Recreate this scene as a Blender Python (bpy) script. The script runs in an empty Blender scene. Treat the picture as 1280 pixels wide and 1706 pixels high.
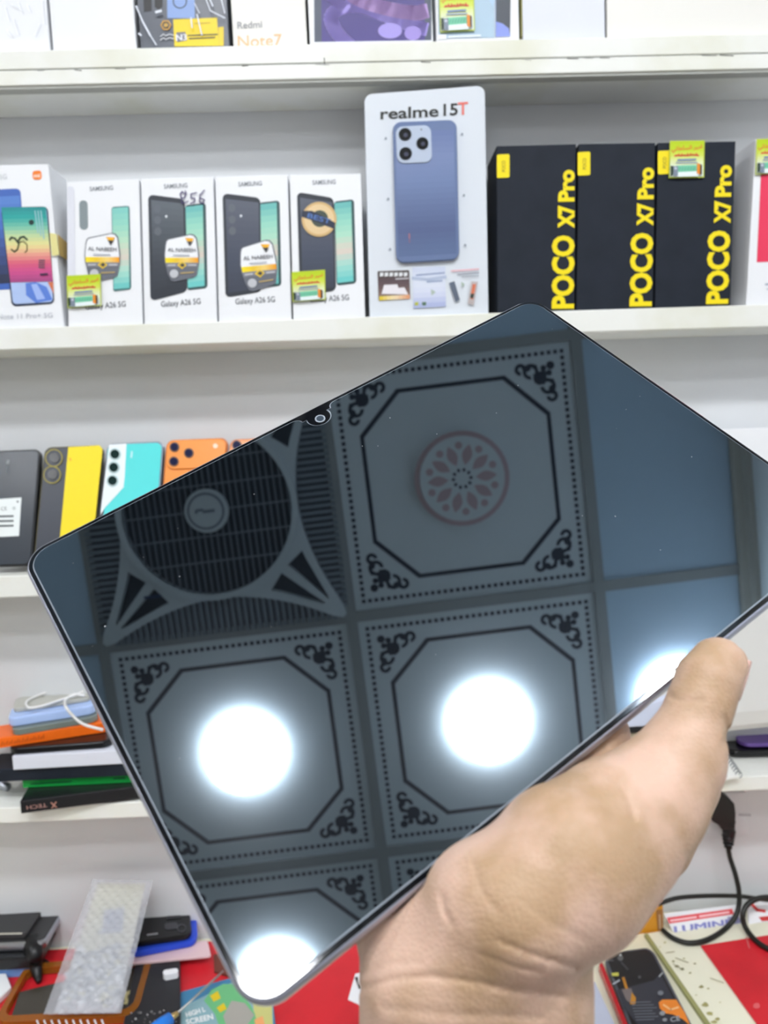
import bpy, bmesh, math, random
import numpy as np
from mathutils import Vector, Matrix
random.seed(4)
S = bpy.context.scene
COL = S.collection

# ------------------------------------------------------------------ camera, light, exposure
FOC = 1248.0                      # focal length in pixels of the 1280 x 1706 frame
PITCH, ROLL = 0.0984, 0.0417
CAMH = 1.45
CAM = np.array([0.0, 0.0, CAMH])
_F = np.array([0, math.cos(PITCH), -math.sin(PITCH)])
_U = np.array([0, math.sin(PITCH), math.cos(PITCH)])
_X = np.array([1.0, 0, 0])
CX = math.cos(ROLL) * _X - math.sin(ROLL) * _U
CY = -(math.cos(ROLL) * _U + math.sin(ROLL) * _X)     # image down
CF = _F
cd = bpy.data.cameras.new('camera')
cam = bpy.data.objects.new('camera', cd)
COL.objects.link(cam)
m = Matrix([[CX[0], -CY[0], -CF[0], 0], [CX[1], -CY[1], -CF[1], 0], [CX[2], -CY[2], -CF[2], CAMH], [0, 0, 0, 1]])
cam.matrix_world = m
cd.sensor_fit = 'HORIZONTAL'
cd.sensor_width = 36.0
cd.lens = FOC / 1280 * 36.0
cd.clip_start = 0.02
cd.dof.use_dof = True
cd.dof.focus_distance = 0.36
cd.dof.aperture_fstop = 17.0
S.camera = cam
S.view_settings.view_transform = 'Standard'
S.view_settings.look = 'None'
S.view_settings.gamma = 1
S.view_settings.use_curve_mapping = False
S.view_settings.exposure = 0.0
LAMP = 110.0                       # radiance of a ceiling lamp diffuser
w = bpy.data.worlds.new('world')
S.world = w
w.use_nodes = True
w.node_tree.nodes['Background'].inputs[0].default_value = (0.9, 0.95, 1, 1)
w.node_tree.nodes['Background'].inputs[1].default_value = 0.3

# ------------------------------------------------------------------ helpers
def lin(c):
    return c / 12.92 if c <= 0.04045 else ((c + 0.055) / 1.055) ** 2.4
def sc(r, g, b):
    return (lin(r / 255), lin(g / 255), lin(b / 255), 1)

MATS = {}
def mat(name, col, rough=0.5, metal=0.0, ior=1.45, emit=None, es=0, sss=0, coat=0, alpha=1, trans=0, bump=None, var=None):
    if name in MATS: return MATS[name]
    m_ = bpy.data.materials.new(name); m_.use_nodes = True
    nt = m_.node_tree; b = nt.nodes['Principled BSDF']
    b.inputs['Base Color'].default_value = col
    b.inputs['Roughness'].default_value = rough
    b.inputs['Metallic'].default_value = metal
    b.inputs['IOR'].default_value = ior
    b.inputs['Coat Weight'].default_value = coat
    b.inputs['Alpha'].default_value = alpha
    b.inputs['Transmission Weight'].default_value = trans
    if emit: b.inputs['Emission Color'].default_value = emit; b.inputs['Emission Strength'].default_value = es
    if sss:
        b.inputs['Subsurface Weight'].default_value = sss
        b.inputs['Subsurface Radius'].default_value = (1, .35, .2)
        b.inputs['Subsurface Scale'].default_value = .006
    if var or bump:
        tc = nt.nodes.new('ShaderNodeTexCoord')
    if var:      # (scale, second colour, low, high)
        n = nt.nodes.new('ShaderNodeTexNoise'); n.inputs['Scale'].default_value = var[0]; n.inputs['Detail'].default_value = 5
        nt.links.new(tc.outputs['Object'], n.inputs['Vector'])
        r = nt.nodes.new('ShaderNodeValToRGB')
        r.color_ramp.elements[0].position = var[2]; r.color_ramp.elements[0].color = col
        r.color_ramp.elements[1].position = var[3]; r.color_ramp.elements[1].color = var[1]
        nt.links.new(n.outputs['Fac'], r.inputs['Fac']); nt.links.new(r.outputs['Color'], b.inputs['Base Color'])
    if bump:     # (scale, strength)
        n = nt.nodes.new('ShaderNodeTexNoise'); n.inputs['Scale'].default_value = bump[0]; n.inputs['Detail'].default_value = 6
        nt.links.new(tc.outputs['Object'], n.inputs['Vector'])
        bp = nt.nodes.new('ShaderNodeBump'); bp.inputs['Strength'].default_value = bump[1]; bp.inputs['Distance'].default_value = .001
        nt.links.new(n.outputs['Fac'], bp.inputs['Height']); nt.links.new(bp.outputs['Normal'], b.inputs['Normal'])
    MATS[name] = m_
    return m_

def ray(x, y):
    return CF + CX * (x - 640) / FOC + CY * (y - 853) / FOC
def pt(x, y, z):
    """point seen at pixel (x, y) at depth z along the view axis"""
    return CAM + ray(x, y) * z
def hit(pl, x, y):
    p0, n = pl; r = ray(x, y)
    return CAM + r * (np.dot(n, p0 - CAM) / np.dot(n, r))
def zplane(z): return (np.array([0, 0, z]), np.array([0, 0, 1.0]))
YAW = 0.0245
FN = np.array([YAW, -1.0, 0]); FN /= np.linalg.norm(FN)      # outward normal of the shelf front
FB = -FN; FR = np.array([1.0, YAW, 0]); FR /= np.linalg.norm(FR)
def fplane(off=0.0): return (np.array([0, 0.85 + off, 0]), FN)
WALLOFF = 0.078

def origin_of(o):
    p = np.zeros(3)
    while o is not None:
        p += np.array(o.location); o = o.parent
    return p
def mk(name, V, F, mats, parent=None, idx=None, smooth=False, bevel=0, loc=None, segs=2):
    me = bpy.data.meshes.new(name)
    if loc is None:
        if parent is not None: o0 = origin_of(parent)
        else:
            A = np.array(V, float); o0 = np.array([A[:, 0].mean(), A[:, 1].mean(), A[:, 2].min()])
    else: o0 = np.array(loc, float)
    V = [tuple(np.array(v, float) - o0) for v in V]
    me.from_pydata(V, [], F)
    if not isinstance(mats, (list, tuple)): mats = [mats]
    for m_ in mats: me.materials.append(m_)
    if idx: me.polygons.foreach_set('material_index', idx)
    bm = bmesh.new(); bm.from_mesh(me)
    bmesh.ops.recalc_face_normals(bm, faces=bm.faces)
    if bevel:
        es = [e for e in bm.edges if len(e.link_faces) == 2 and e.calc_face_angle(0) > 0.6]
        bmesh.ops.bevel(bm, geom=es, offset=bevel, segments=segs, affect='EDGES', profile=.5, clamp_overlap=True)
    bm.to_mesh(me); bm.free()
    if smooth: me.polygons.foreach_set('use_smooth', [True] * len(me.polygons))
    ob = bpy.data.objects.new(name, me)
    if parent is None: ob.location = o0
    else: ob.parent = parent
    COL.objects.link(ob)
    return ob
def tag(o, label=None, cat=None, group=None, kind=None):
    if label: o['label'] = label
    if cat: o['category'] = cat
    if group: o['group'] = group
    if kind: o['kind'] = kind
    return o
def thing(name, loc, label, cat, group=None):
    o = bpy.data.objects.new(name, None); o.empty_display_size = .02
    o.location = [float(v) for v in loc]; COL.objects.link(o)
    return tag(o, label, cat, group)
def struct(o): o['kind'] = 'structure'; return o

def prism(name, loop, vec, mat_, parent=None, bevel=0, smooth=False, segs=2):
    n = len(loop); vec = np.array(vec)
    V = [np.array(p) for p in loop] + [np.array(p) + vec for p in loop]
    F = [tuple(range(n)), tuple(range(2 * n - 1, n - 1, -1))] + [(i, i + n, (i + 1) % n + n, (i + 1) % n) for i in range(n)]
    return mk(name, V, F, mat_, parent, bevel=bevel, smooth=smooth, segs=segs)
def box8(name, front4, vec, mat_, parent=None, bevel=.0008):
    return prism(name, front4, vec, mat_, parent, bevel)
def wbox(name, x0, x1, y0, y1, z0, z1, mat_, parent=None, bevel=0):
    return prism(name, [(x0, y0, z0), (x1, y0, z0), (x1, y1, z0), (x0, y1, z0)], (0, 0, z1 - z0), mat_, parent, bevel)

def homog(q):
    """unit square -> quad (tl, tr, br, bl)"""
    (x0, y0), (x1, y1), (x2, y2), (x3, y3) = q
    dx1, dx2, dx3 = x1 - x2, x3 - x2, x0 - x1 + x2 - x3
    dy1, dy2, dy3 = y1 - y2, y3 - y2, y0 - y1 + y2 - y3
    den = dx1 * dy2 - dx2 * dy1
    g = (dx3 * dy2 - dx2 * dy3) / den; h = (dx1 * dy3 - dx3 * dy1) / den
    a, b, c = x1 - x0 + g * x1, x3 - x0 + h * x3, x0
    d, e, f = y1 - y0 + g * y1, y3 - y0 + h * y3, y0
    return lambda u, v: ((a * u + b * v + c) / (g * u + h * v + 1), (d * u + e * v + f) / (g * u + h * v + 1))
def rrect(w_, h_, r, seg=6, x0=0, y0=0):
    out = []
    for cx, cy, a0 in ((r, r, 180), (w_ - r, r, 270), (w_ - r, h_ - r, 0), (r, h_ - r, 90)):
        for i in range(seg + 1):
            a = math.radians(a0 + 90 * i / seg); out.append((x0 + cx + r * math.cos(a), y0 + cy + r * math.sin(a)))
    return out
def rq(q, ru=.12, rv=.06, seg=5):
    """rounded quad in pixels; ru, rv corner radius as a fraction of width / height"""
    H = homog(q)
    return [H(x, y * 1.0) for x, y in [(u, v) for u, v in [(px_ * 1.0, py_ * 1.0) for px_, py_ in
            [(x_ , y_) for x_, y_ in _rr_unit(ru, rv, seg)]]]]
def _rr_unit(ru, rv, seg):
    out = []
    for cx, cy, a0 in ((ru, rv, 180), (1 - ru, rv, 270), (1 - ru, 1 - rv, 0), (ru, 1 - rv, 90)):
        for i in range(seg + 1):
            a = math.radians(a0 + 90 * i / seg); out.append((cx + ru * math.cos(a), cy + rv * math.sin(a)))
    return out
def circ(x, y, rx, ry=None, n=24, a0=0, a1=360):
    ry = rx if ry is None else ry
    full = abs(a1 - a0) >= 360
    k = n if full else n + 1
    return [(x + rx * math.cos(math.radians(a0 + (a1 - a0) * i / n)), y + ry * math.sin(math.radians(a0 + (a1 - a0) * i / n))) for i in range(k)]

# printed ink: one mesh with a colour per polygon
def ink_mat(name, rough):
    m_ = mat(name, (1, 1, 1, 1), rough)
    nt = m_.node_tree; a = nt.nodes.new('ShaderNodeAttribute'); a.attribute_name = 'Col'
    nt.links.new(a.outputs['Color'], nt.nodes['Principled BSDF'].inputs['Base Color'])
    return m_
INK = ink_mat('printed_ink', .38)
FOIL = ink_mat('metallic_print', .3)

_TXT = {}
def text_geo(s, bold=0.0):
    key = (s, bold)
    if key in _TXT: return _TXT[key]
    cu = bpy.data.curves.new('t', 'FONT'); cu.body = s; cu.size = 1; cu.offset = bold; cu.resolution_u = 3
    ob = bpy.data.objects.new('t', cu); COL.objects.link(ob)
    dg = bpy.context.evaluated_depsgraph_get(); dg.update()
    me = ob.evaluated_get(dg).to_mesh()
    V = [(v.co.x, v.co.y) for v in me.vertices]; F = [tuple(p.vertices) for p in me.polygons]
    ob.evaluated_get(dg).to_mesh_clear()
    bpy.data.objects.remove(ob); bpy.data.curves.remove(cu)
    xs = [v[0] for v in V] or [0]
    _TXT[key] = (V, F, min(xs), max(xs))
    return _TXT[key]

class Print:
    def __init__(s, plane, lift0=.0003): s.pl = plane; s.V = []; s.F = []; s.C = []; s.l = lift0
    def p3(s, x, y):
        p = hit(s.pl, x, y); return p + s.pl[1] * s.l
    def up(s, d=.00008): s.l += d; return s
    def poly(s, pts, col):
        s.up(); b = len(s.V); s.V += [s.p3(*p) for p in pts]; s.F.append(tuple(range(b, b + len(pts)))); s.C.append(col); return s
    def grad(s, q, cols, n=14, horiz=False):
        H = homog(q); s.up()
        for i in range(n):
            t = i / (n - 1) * (len(cols) - 1); k = min(int(t), len(cols) - 2); f = t - k
            c = tuple(cols[k][j] * (1 - f) + cols[k + 1][j] * f for j in range(4))
            a, b_ = i / n, (i + 1) / n
            P = [(a, 0), (b_, 0), (b_, 1), (a, 1)] if horiz else [(0, a), (1, a), (1, b_), (0, b_)]
            b = len(s.V); s.V += [s.p3(*H(*p)) for p in P]; s.F.append((b, b + 1, b + 2, b + 3)); s.C.append(c)
        return s
    def text(s, st, p0, p1, height, col, bold=0.0, shear=None):
        """text fitted between pixel p0 and p1 on its baseline; height = cap height in px; letters rise to the left of p0->p1 turned up"""
        V, F, a, b_ = text_geo(st, bold)
        if not F: return s
        s.up()
        d = np.array(p1, float) - np.array(p0, float); L = np.linalg.norm(d); e = d / L
        upv = np.array([e[1], -e[0]]) if shear is None else np.array(shear, float)
        b = len(s.V)
        for x, y in V:
            q = np.array(p0) + d * (x - a) / (b_ - a) + upv * (y * height / .72)
            s.V.append(s.p3(q[0], q[1]))
        for f in F: s.F.append(tuple(b + i for i in f)); s.C.append(col)
        return s
    def line(s, pts, wd, col):
        s.up()
        P = [np.array(p, float) for p in pts]
        for i in range(len(P) - 1):
            d = P[i + 1] - P[i]; d /= np.linalg.norm(d) + 1e-9; n = np.array([d[1], -d[0]]) * wd / 2; e = d * wd * .35
            b = len(s.V); s.V += [s.p3(*q) for q in (P[i] - n - e, P[i + 1] - n + e, P[i + 1] + n + e, P[i] + n - e)]
            s.F.append((b, b + 1, b + 2, b + 3)); s.C.append(col)
        return s
    def build(s, name, parent, m_=None):
        me = bpy.data.meshes.new(name)
        o0 = origin_of(parent)
        me.from_pydata([tuple(np.array(v) - o0) for v in s.V], [], s.F)
        at = me.color_attributes.new('Col', 'FLOAT_COLOR', 'CORNER')
        cols = []
        for p, c in zip(me.polygons, s.C): cols += list(c) * p.loop_total
        at.data.foreach_set('color', cols)
        me.materials.append(m_ or INK)
        ob = bpy.data.objects.new(name, me); ob.parent = parent; COL.objects.link(ob)
        return ob

def tube(name, pts, r, mat_, parent=None, n=8, closed=False, smooth=True, radii=None, caps=True):
    P = [np.array(p, float) for p in pts]; V = []; F = []
    up = np.array([0, 0, 1.0])
    for i, p in enumerate(P):
        d = P[min(i + 1, len(P) - 1)] - P[max(i - 1, 0)]; d /= np.linalg.norm(d)
        a = np.cross(d, up)
        if np.linalg.norm(a) < .05: a = np.cross(d, np.array([0, 1.0, 0]))
        a /= np.linalg.norm(a); b = np.cross(a, d)
        rr = radii[i] if radii else r
        for k in range(n):
            t = 2 * math.pi * k / n; V.append(p + rr * (math.cos(t) * a + math.sin(t) * b))
    for i in range(len(P) - 1):
        for k in range(n):
            F.append((i * n + k, i * n + (k + 1) % n, (i + 1) * n + (k + 1) % n, (i + 1) * n + k))
    if caps: F.append(tuple(range(n))); F.append(tuple(range(len(V) - n, len(V))))
    return mk(name, V, F, mat_, parent, smooth=smooth)
def spline(pts, n=8):
    P = [np.array(p, float) for p in pts]; out = []
    P = [2 * P[0] - P[1]] + P + [2 * P[-1] - P[-2]]
    for i in range(1, len(P) - 2):
        for k in range(n):
            t = k / n
            out.append(.5 * ((2 * P[i]) + (-P[i - 1] + P[i + 1]) * t + (2 * P[i - 1] - 5 * P[i] + 4 * P[i + 1] - P[i + 2]) * t * t + (-P[i - 1] + 3 * P[i] - 3 * P[i + 1] + P[i + 2]) * t ** 3))
    out.append(P[-2]); return out

def flat_shape(loops, t):
    """filled 2D outline with holes, extruded to thickness t below z=0 -> (V, F)"""
    cu = bpy.data.curves.new('s', 'CURVE'); cu.dimensions = '2D'; cu.fill_mode = 'BOTH'; cu.extrude = t / 2
    for lp in loops:
        sp = cu.splines.new('POLY'); sp.points.add(len(lp) - 1)
        for q, (x, y) in zip(sp.points, lp): q.co = (x, y, 0, 1)
        sp.use_cyclic_u = True
    ob = bpy.data.objects.new('s', cu); COL.objects.link(ob)
    dg = bpy.context.evaluated_depsgraph_get(); dg.update()
    me = ob.evaluated_get(dg).to_mesh()
    V = [(v.co.x, v.co.y, v.co.z - t / 2) for v in me.vertices]; F = [tuple(p.vertices) for p in me.polygons]
    ob.evaluated_get(dg).to_mesh_clear(); bpy.data.objects.remove(ob); bpy.data.curves.remove(cu)
    return V, F

# ------------------------------------------------------------------ materials
M_WALL = mat('white_wall_paint', sc(222, 226, 230), .6, bump=(60, .05))
M_PANEL = mat('white_back_panel', sc(226, 229, 233), .45, var=(3, sc(216, 219, 222), .4, .75))
M_SHELF = mat('white_shelf_laminate', sc(240, 241, 236), .32, var=(9, sc(226, 226, 206), .5, .78))
M_SEAM = mat('dark_seam', sc(90, 92, 88), .8)
M_CARD = mat('white_card', sc(242, 244, 248), .4)
M_CARDW = mat('warm_white_card', sc(240, 238, 232), .4)
M_CARDL = mat('lilac_white_card', sc(225, 228, 240), .4)
M_BLACKCARD = mat('black_card', sc(33, 39, 50), .6, ior=1.3, var=(30, sc(28, 34, 44), .4, .7))
M_BLACK = mat('black_plastic', sc(22, 23, 26), .35)
M_BLACKG = mat('black_gloss', sc(16, 17, 20), .22)
M_SILVER = mat('silver_metal', sc(190, 195, 205), .28, metal=1)
M_RED = mat('red_mat', sc(214, 36, 48), .45, bump=(300, .1), var=(14, sc(196, 30, 42), .45, .7))
M_CREAM = mat('cream_desk', sc(238, 236, 212), .35, var=(40, sc(176, 170, 120), .66, .82))
M_ORANGE = mat('orange_gloss', sc(246, 150, 62), .3)
M_TEXTK = sc(30, 32, 36)

# ------------------------------------------------------------------ room shell

COX, COY, CYAW = -0.668, -0.180, 0.0911
CEZ = CAMH + 1.46
T = 0.6
cyw, syw = math.cos(CYAW), math.sin(CYAW)
def cw(u, v, z=0.0):
    """ceiling grid coordinates in metres -> world"""
    return np.array([COX + cyw * u + syw * v, COY + syw * u - cyw * v, CEZ + z])
UR = 2.62 * T                        # right wall in grid units
x0, x1, y0 = -2.3, 2.2, -3.2
def yw(x, off=WALLOFF): return .85 + off + YAW * x
fl = struct(mk('floor', [(x0, y0, 0), (x1, y0, 0), (x1, 1.1, 0), (x0, 1.1, 0), (x0, y0, -.1), (x1, y0, -.1), (x1, 1.1, -.1), (x0, 1.1, -.1)],
   [(0, 1, 2, 3), (7, 6, 5, 4), (0, 4, 5, 1), (1, 5, 6, 2), (2, 6, 7, 3), (3, 7, 4, 0)], mat('floor_tile', sc(120, 112, 104), .35, var=(4, sc(104, 98, 92), .4, .7))))
HC = CEZ + .12
struct(prism('wall_back', [(x0, yw(x0), 0), (x1, yw(x1), 0), (x1, yw(x1), HC), (x0, yw(x0), HC)], FB * .1, M_PANEL))
M_WBEIGE = mat('beige_wall_paint', sc(176, 168, 158), .6, var=(3, sc(160, 152, 142), .4, .7))
struct(prism('wall_left', [(x0, y0, 0), (x0, yw(x0), 0), (x0, yw(x0), HC), (x0, y0, HC)], (-.1, 0, 0), M_WBEIGE))
struct(prism('wall_rear', [(x0, y0, 0), (x1, y0, 0), (x1, y0, HC), (x0, y0, HC)], (0, -.1, 0), M_WBEIGE))
ra, rb = cw(UR, 3.4), cw(UR, -1.5)
ra = cw(UR, (COY - y0) / cyw + .15); 
struct(prism('wall_right', [(ra[0], ra[1], 0), (rb[0], rb[1], 0), (rb[0], rb[1], HC), (ra[0], ra[1], HC)], (.1, 0, 0), M_WALL))
# moulding where wall and ceiling meet
mo = cw(UR, 5) ; mo2 = cw(UR, -1.45)
dn = np.array([-cyw, -syw, 0])
def along(v, inn, z): p = cw(UR - inn, v); return (p[0], p[1], CEZ - z)
va, vb = 4.8, -1.4
prof = [(0, 0), (.035, 0), (.03, .01), (.015, .015), (.01, .03), (0, .035)]
V = [along(va, a, b) for a, b in prof] + [along(vb, a, b) for a, b in prof]
n = len(prof)
struct(mk('trim_1', V, [tuple(range(n)), tuple(range(2 * n - 1, n - 1, -1))] + [(i, i + n, (i + 1) % n + n, (i + 1) % n) for i in range(n)], mat('beige_moulding', sc(190, 186, 178), .5)))

# ceiling: plaster slab above, grid bars and tiles as its parts
ceil = struct(wbox('ceiling', x0, x1, y0, 1.1, CEZ + .03, CEZ + .12, M_WALL))
M_TBAR = mat('grid_bar_paint', sc(156, 157, 158), .5)
M_TILE = mat('pale_tile', sc(216, 220, 226), .5)
M_TBLUE = mat('sky_blue_tile', sc(188, 208, 230), .5)
M_TLINE = mat('tile_dark_print', sc(38, 44, 60), .5)
M_TRED = mat('tile_rose_print', sc(196, 168, 172), .5)
nu0, nu1, nv0, nv1 = -3, 3, -2, 6
def strip(u0, v0_, u1, v1_, z0_, z1_):
    a = [cw(u0, v0_, z0_), cw(u1, v0_, z0_), cw(u1, v1_, z0_), cw(u0, v1_, z0_)]
    b = [p + np.array([0, 0, z1_ - z0_]) for p in a]
    return a + b
BF = [(0, 1, 2, 3), (7, 6, 5, 4), (0, 4, 5, 1), (1, 5, 6, 2), (2, 6, 7, 3), (3, 7, 4, 0)]
V = []; F = []
def addb(vs):
    b = len(V); V.extend(vs); F.extend([tuple(b + i for i in f) for f in BF])
BW = .013
for i in range(nu0, nu1 + 1):
    u = min(i * T, UR - .012); addb(strip(u - BW, nv0 * T, u + BW, nv1 * T, -.004, .02))
for j in range(nv0, nv1 + 1):
    addb(strip(nu0 * T, j * T - BW, UR, j * T + BW, -.0035, .02))
mk('grid_bar', V, F, M_TBAR, ceil)
def tile_mesh(kind):
    V = []; F = []; I = []
    def poly(pts, z, mi):
        b = len(V); V.extend([(x, y, z) for x, y in pts]); F.append(tuple(range(b, b + len(pts)))[::-1]); I.append(mi)
    h = T / 2
    b = len(V)
    poly([(-h, -h), (h, -h), (h, h), (-h, h)], 0, 0)
    poly([(-h, -h), (h, -h), (h, h), (-h, h)], .015, 0)
    if kind != 'plain':
        z = -.0006; g = h - .034
        nD = 36
        for k in range(nD):
            t = -g + 2 * g * k / (nD - 1); s = .0046
            for (x, y) in ((t, -g), (t, g), (-g, t), (g, t)):
                poly([(x - s, y - s), (x + s, y - s), (x + s, y + s), (x - s, y + s)], z, 1)
        # octagon line
        o = h - .074; c = .098; wd = .010
        def octo(o, c): return [(-o + c, -o), (o - c, -o), (o, -o + c), (o, o - c), (o - c, o), (-o + c, o), (-o, o - c), (-o, -o + c)]
        A = octo(o, c); B = octo(o - wd, c - wd * .41)
        for k in range(8):
            k2 = (k + 1) % 8; poly([A[k], A[k2], B[k2], B[k]], z, 1)
        # square pale frame relief line
        # corner scroll work
        for sx in (-1, 1):
            for sy in (-1, 1):
                def P(x, y): return (sx * (h - .056 - 1.22 * x), sy * (h - .056 - 1.22 * y))
                for (x, y, r) in ((.028, .028, .0135), (.006, .006, .008), (.02, .010, .006), (.010, .02, .006), (.036, .006, .005), (.006, .036, .005)):
                    poly([P(x + r * math.cos(a), y + r * math.sin(a)) for a in [2 * math.pi * q / 10 for q in range(10)]], z, 1)
                for (cx, cy, r, a0, a1) in ((.014, .045, .012, 0, 290), (.045, .014, .012, -200, 90), (.008, .064, .008, 0, 250), (.064, .008, .008, -160, 90),
                                             (.03, .014, .010, 30, 200), (.014, .03, .010, -110, 60), (.052, .004, .006, 0, 180), (.004, .052, .006, -90, 90)):
                    nn = 10
                    for q in range(nn):
                        a = math.radians(a0 + (a1 - a0) * q / nn); a2 = math.radians(a0 + (a1 - a0) * (q + 1) / nn); wv = .0036
                        poly([P(cx + (r - wv) * math.cos(a), cy + (r - wv) * math.sin(a)), P(cx + (r + wv) * math.cos(a), cy + (r + wv) * math.sin(a)),
                              P(cx + (r + wv) * math.cos(a2), cy + (r + wv) * math.sin(a2)), P(cx + (r - wv) * math.cos(a2), cy + (r - wv) * math.sin(a2))], z, 1)
        if kind == 'medallion':
            def ring(r0, r1, z, mi, n=40):
                for q in range(n):
                    a, a2 = 2 * math.pi * q / n, 2 * math.pi * (q + 1) / n
                    poly([(r0 * math.cos(a), r0 * math.sin(a)), (r1 * math.cos(a), r1 * math.sin(a)), (r1 * math.cos(a2), r1 * math.sin(a2)), (r0 * math.cos(a2), r0 * math.sin(a2))], z, mi)
            def rimwall(r, za, zb, mi, n=40):
                for q in range(n):
                    a, a2 = 2 * math.pi * q / n, 2 * math.pi * (q + 1) / n
                    b = len(V); V.extend([(r * math.cos(a), r * math.sin(a), za), (r * math.cos(a2), r * math.sin(a2), za), (r * math.cos(a2), r * math.sin(a2), zb), (r * math.cos(a), r * math.sin(a), zb)])
                    F.append((b, b + 1, b + 2, b + 3)); I.append(mi)
            zt = -.022
            rimwall(.112, 0, zt + .004, 0); ring(.100, .112, zt + .004, 2); rimwall(.100, zt + .004, zt, 2); ring(0.0001, .100, zt, 0)
            for q in range(10):       # rosette
                a = 2 * math.pi * q / 10
                def R(x, y): return (x * math.cos(a) - y * math.sin(a), x * math.sin(a) + y * math.cos(a))
                poly([R(.016, -.001), R(.021, -.0045), (R(.026, 0)), R(.021, .0045), R(.016, .001)], zt - .0006, 1)
                lp = [R(.032 + .05 * t, .012 * math.sin(math.pi * t)) for t in [i / 8 for i in range(9)]] + [R(.032 + .05 * t, -.012 * math.sin(math.pi * t)) for t in [i / 8 for i in range(7, 0, -1)]]
                poly(lp, zt - .0006, 2)
                a3 = a + math.pi / 10; cx, cy = .078 * math.cos(a3), .078 * math.sin(a3)
                poly([(cx + .009 * math.cos(t), cy + .009 * math.sin(t)) for t in [2 * math.pi * i / 10 for i in range(10)]], zt - .0006, 2)
    me = bpy.data.meshes.new('ceiling_tile'); me.from_pydata(V, [], F)
    for m_ in ((M_TBLUE if kind == 'plain' else M_TILE), M_TLINE, M_TRED): me.materials.append(m_)
    me.polygons.foreach_set('material_index', I)
    return me
TM = {k: tile_mesh(k) for k in ('plain', 'lamp', 'medallion')}
o0 = origin_of(ceil)
LAMPS = [(0, 0), (1, 0), (0, 1), (2, 0), (-1, 3), (0, 4), (-2, 1), (-2, 4), (-2, -1)]
DECO = {(0, 0): 'lamp', (1, 0): 'lamp', (0, 1): 'lamp', (1, 1): 'medallion', (1, -1): 'medallion', (0, 2): 'medallion', (1, 2): 'lamp'}
for i in range(nu0, nu1):
    for j in range(nv0, nv1):
        if (i, j) == (0, -1): continue
        if i * T > UR - .02: continue
        k = DECO.get((i, j), 'plain')
        ob = bpy.data.objects.new('ceiling_tile', TM[k]); ob.parent = ceil
        p = cw((i + .5) * T, (j + .5) * T, .004) - o0
        ob.location = p; ob.rotation_euler = (0, 0, CYAW)
        if (i + 1) * T > UR + .01:
            wdt = UR - i * T; ob.scale = (wdt / T, 1, 1); p = cw(i * T + wdt / 2, (j + .5) * T, .004) - o0; ob.location = p
        COL.objects.link(ob)

# surface-mounted round lamps
M_LHOUSE = mat('lamp_housing', sc(236, 238, 240), .4)
M_LDIFF = mat('lamp_diffuser', (1, 1, 1, 1), .5, emit=(0.97, .985, 1, 1), es=LAMP)
M_LSIDE = mat('lamp_frosted_edge', (1, 1, 1, 1), .5, emit=(0.97, .985, 1, 1), es=LAMP * .12)
def disc(name, r, z0_, z1_, mat_, parent, n=48, rb=None):
    rb = rb or r
    V = [(r * math.cos(2 * math.pi * i / n), r * math.sin(2 * math.pi * i / n), z0_) for i in range(n)] + [(rb * math.cos(2 * math.pi * i / n), rb * math.sin(2 * math.pi * i / n), z1_) for i in range(n)]
    F = [tuple(range(n - 1, -1, -1)), tuple(range(n, 2 * n))] + [(i, (i + 1) % n, (i + 1) % n + n, i + n) for i in range(n)]
    me = bpy.data.meshes.new(name); me.from_pydata(V, [], F); me.materials.append(mat_)
    ob = bpy.data.objects.new(name, me); ob.parent = parent; COL.objects.link(ob); return ob
lampW = {(0, 0): 'nearest the fan, mirrored at left of the tablet screen', (1, 0): 'mirrored at centre right of the tablet screen', (0, 1): 'mirrored at the bottom corner of the tablet screen',
         (2, 0): 'near the right wall, mirrored behind the thumb'}
proto = None
for i, j in LAMPS:
    off = cw((i + .5) * T if i != 2 else 2.28 * T, (j + .5) * T, -.0045)
    if proto is None:
        L = thing('ceiling_lamp', off, 'x', 'ceiling lamp', 'round ceiling lamps')
        disc('housing', .086, 0, -.003, M_LHOUSE, L); df_ = disc('diffuser', .097, -.003, -.026, M_LDIFF, L, rb=.093)
        df_.data.materials.append(M_LSIDE); df_.data.polygons.foreach_set('material_index', [0, 0] + [1] * (len(df_.data.polygons) - 2)); proto = L
    else:
        L = proto.copy(); COL.objects.link(L); L.location = off
        for ch in list(proto.children):
            c = ch.copy(); COL.objects.link(c); c.parent = L
    L['label'] = 'round white surface mounted ceiling lamp ' + lampW.get((i, j), 'over the back of the shop')
    if (i, j) not in lampW: L['group'] = 'ceiling lamps over the back of the shop'

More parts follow.
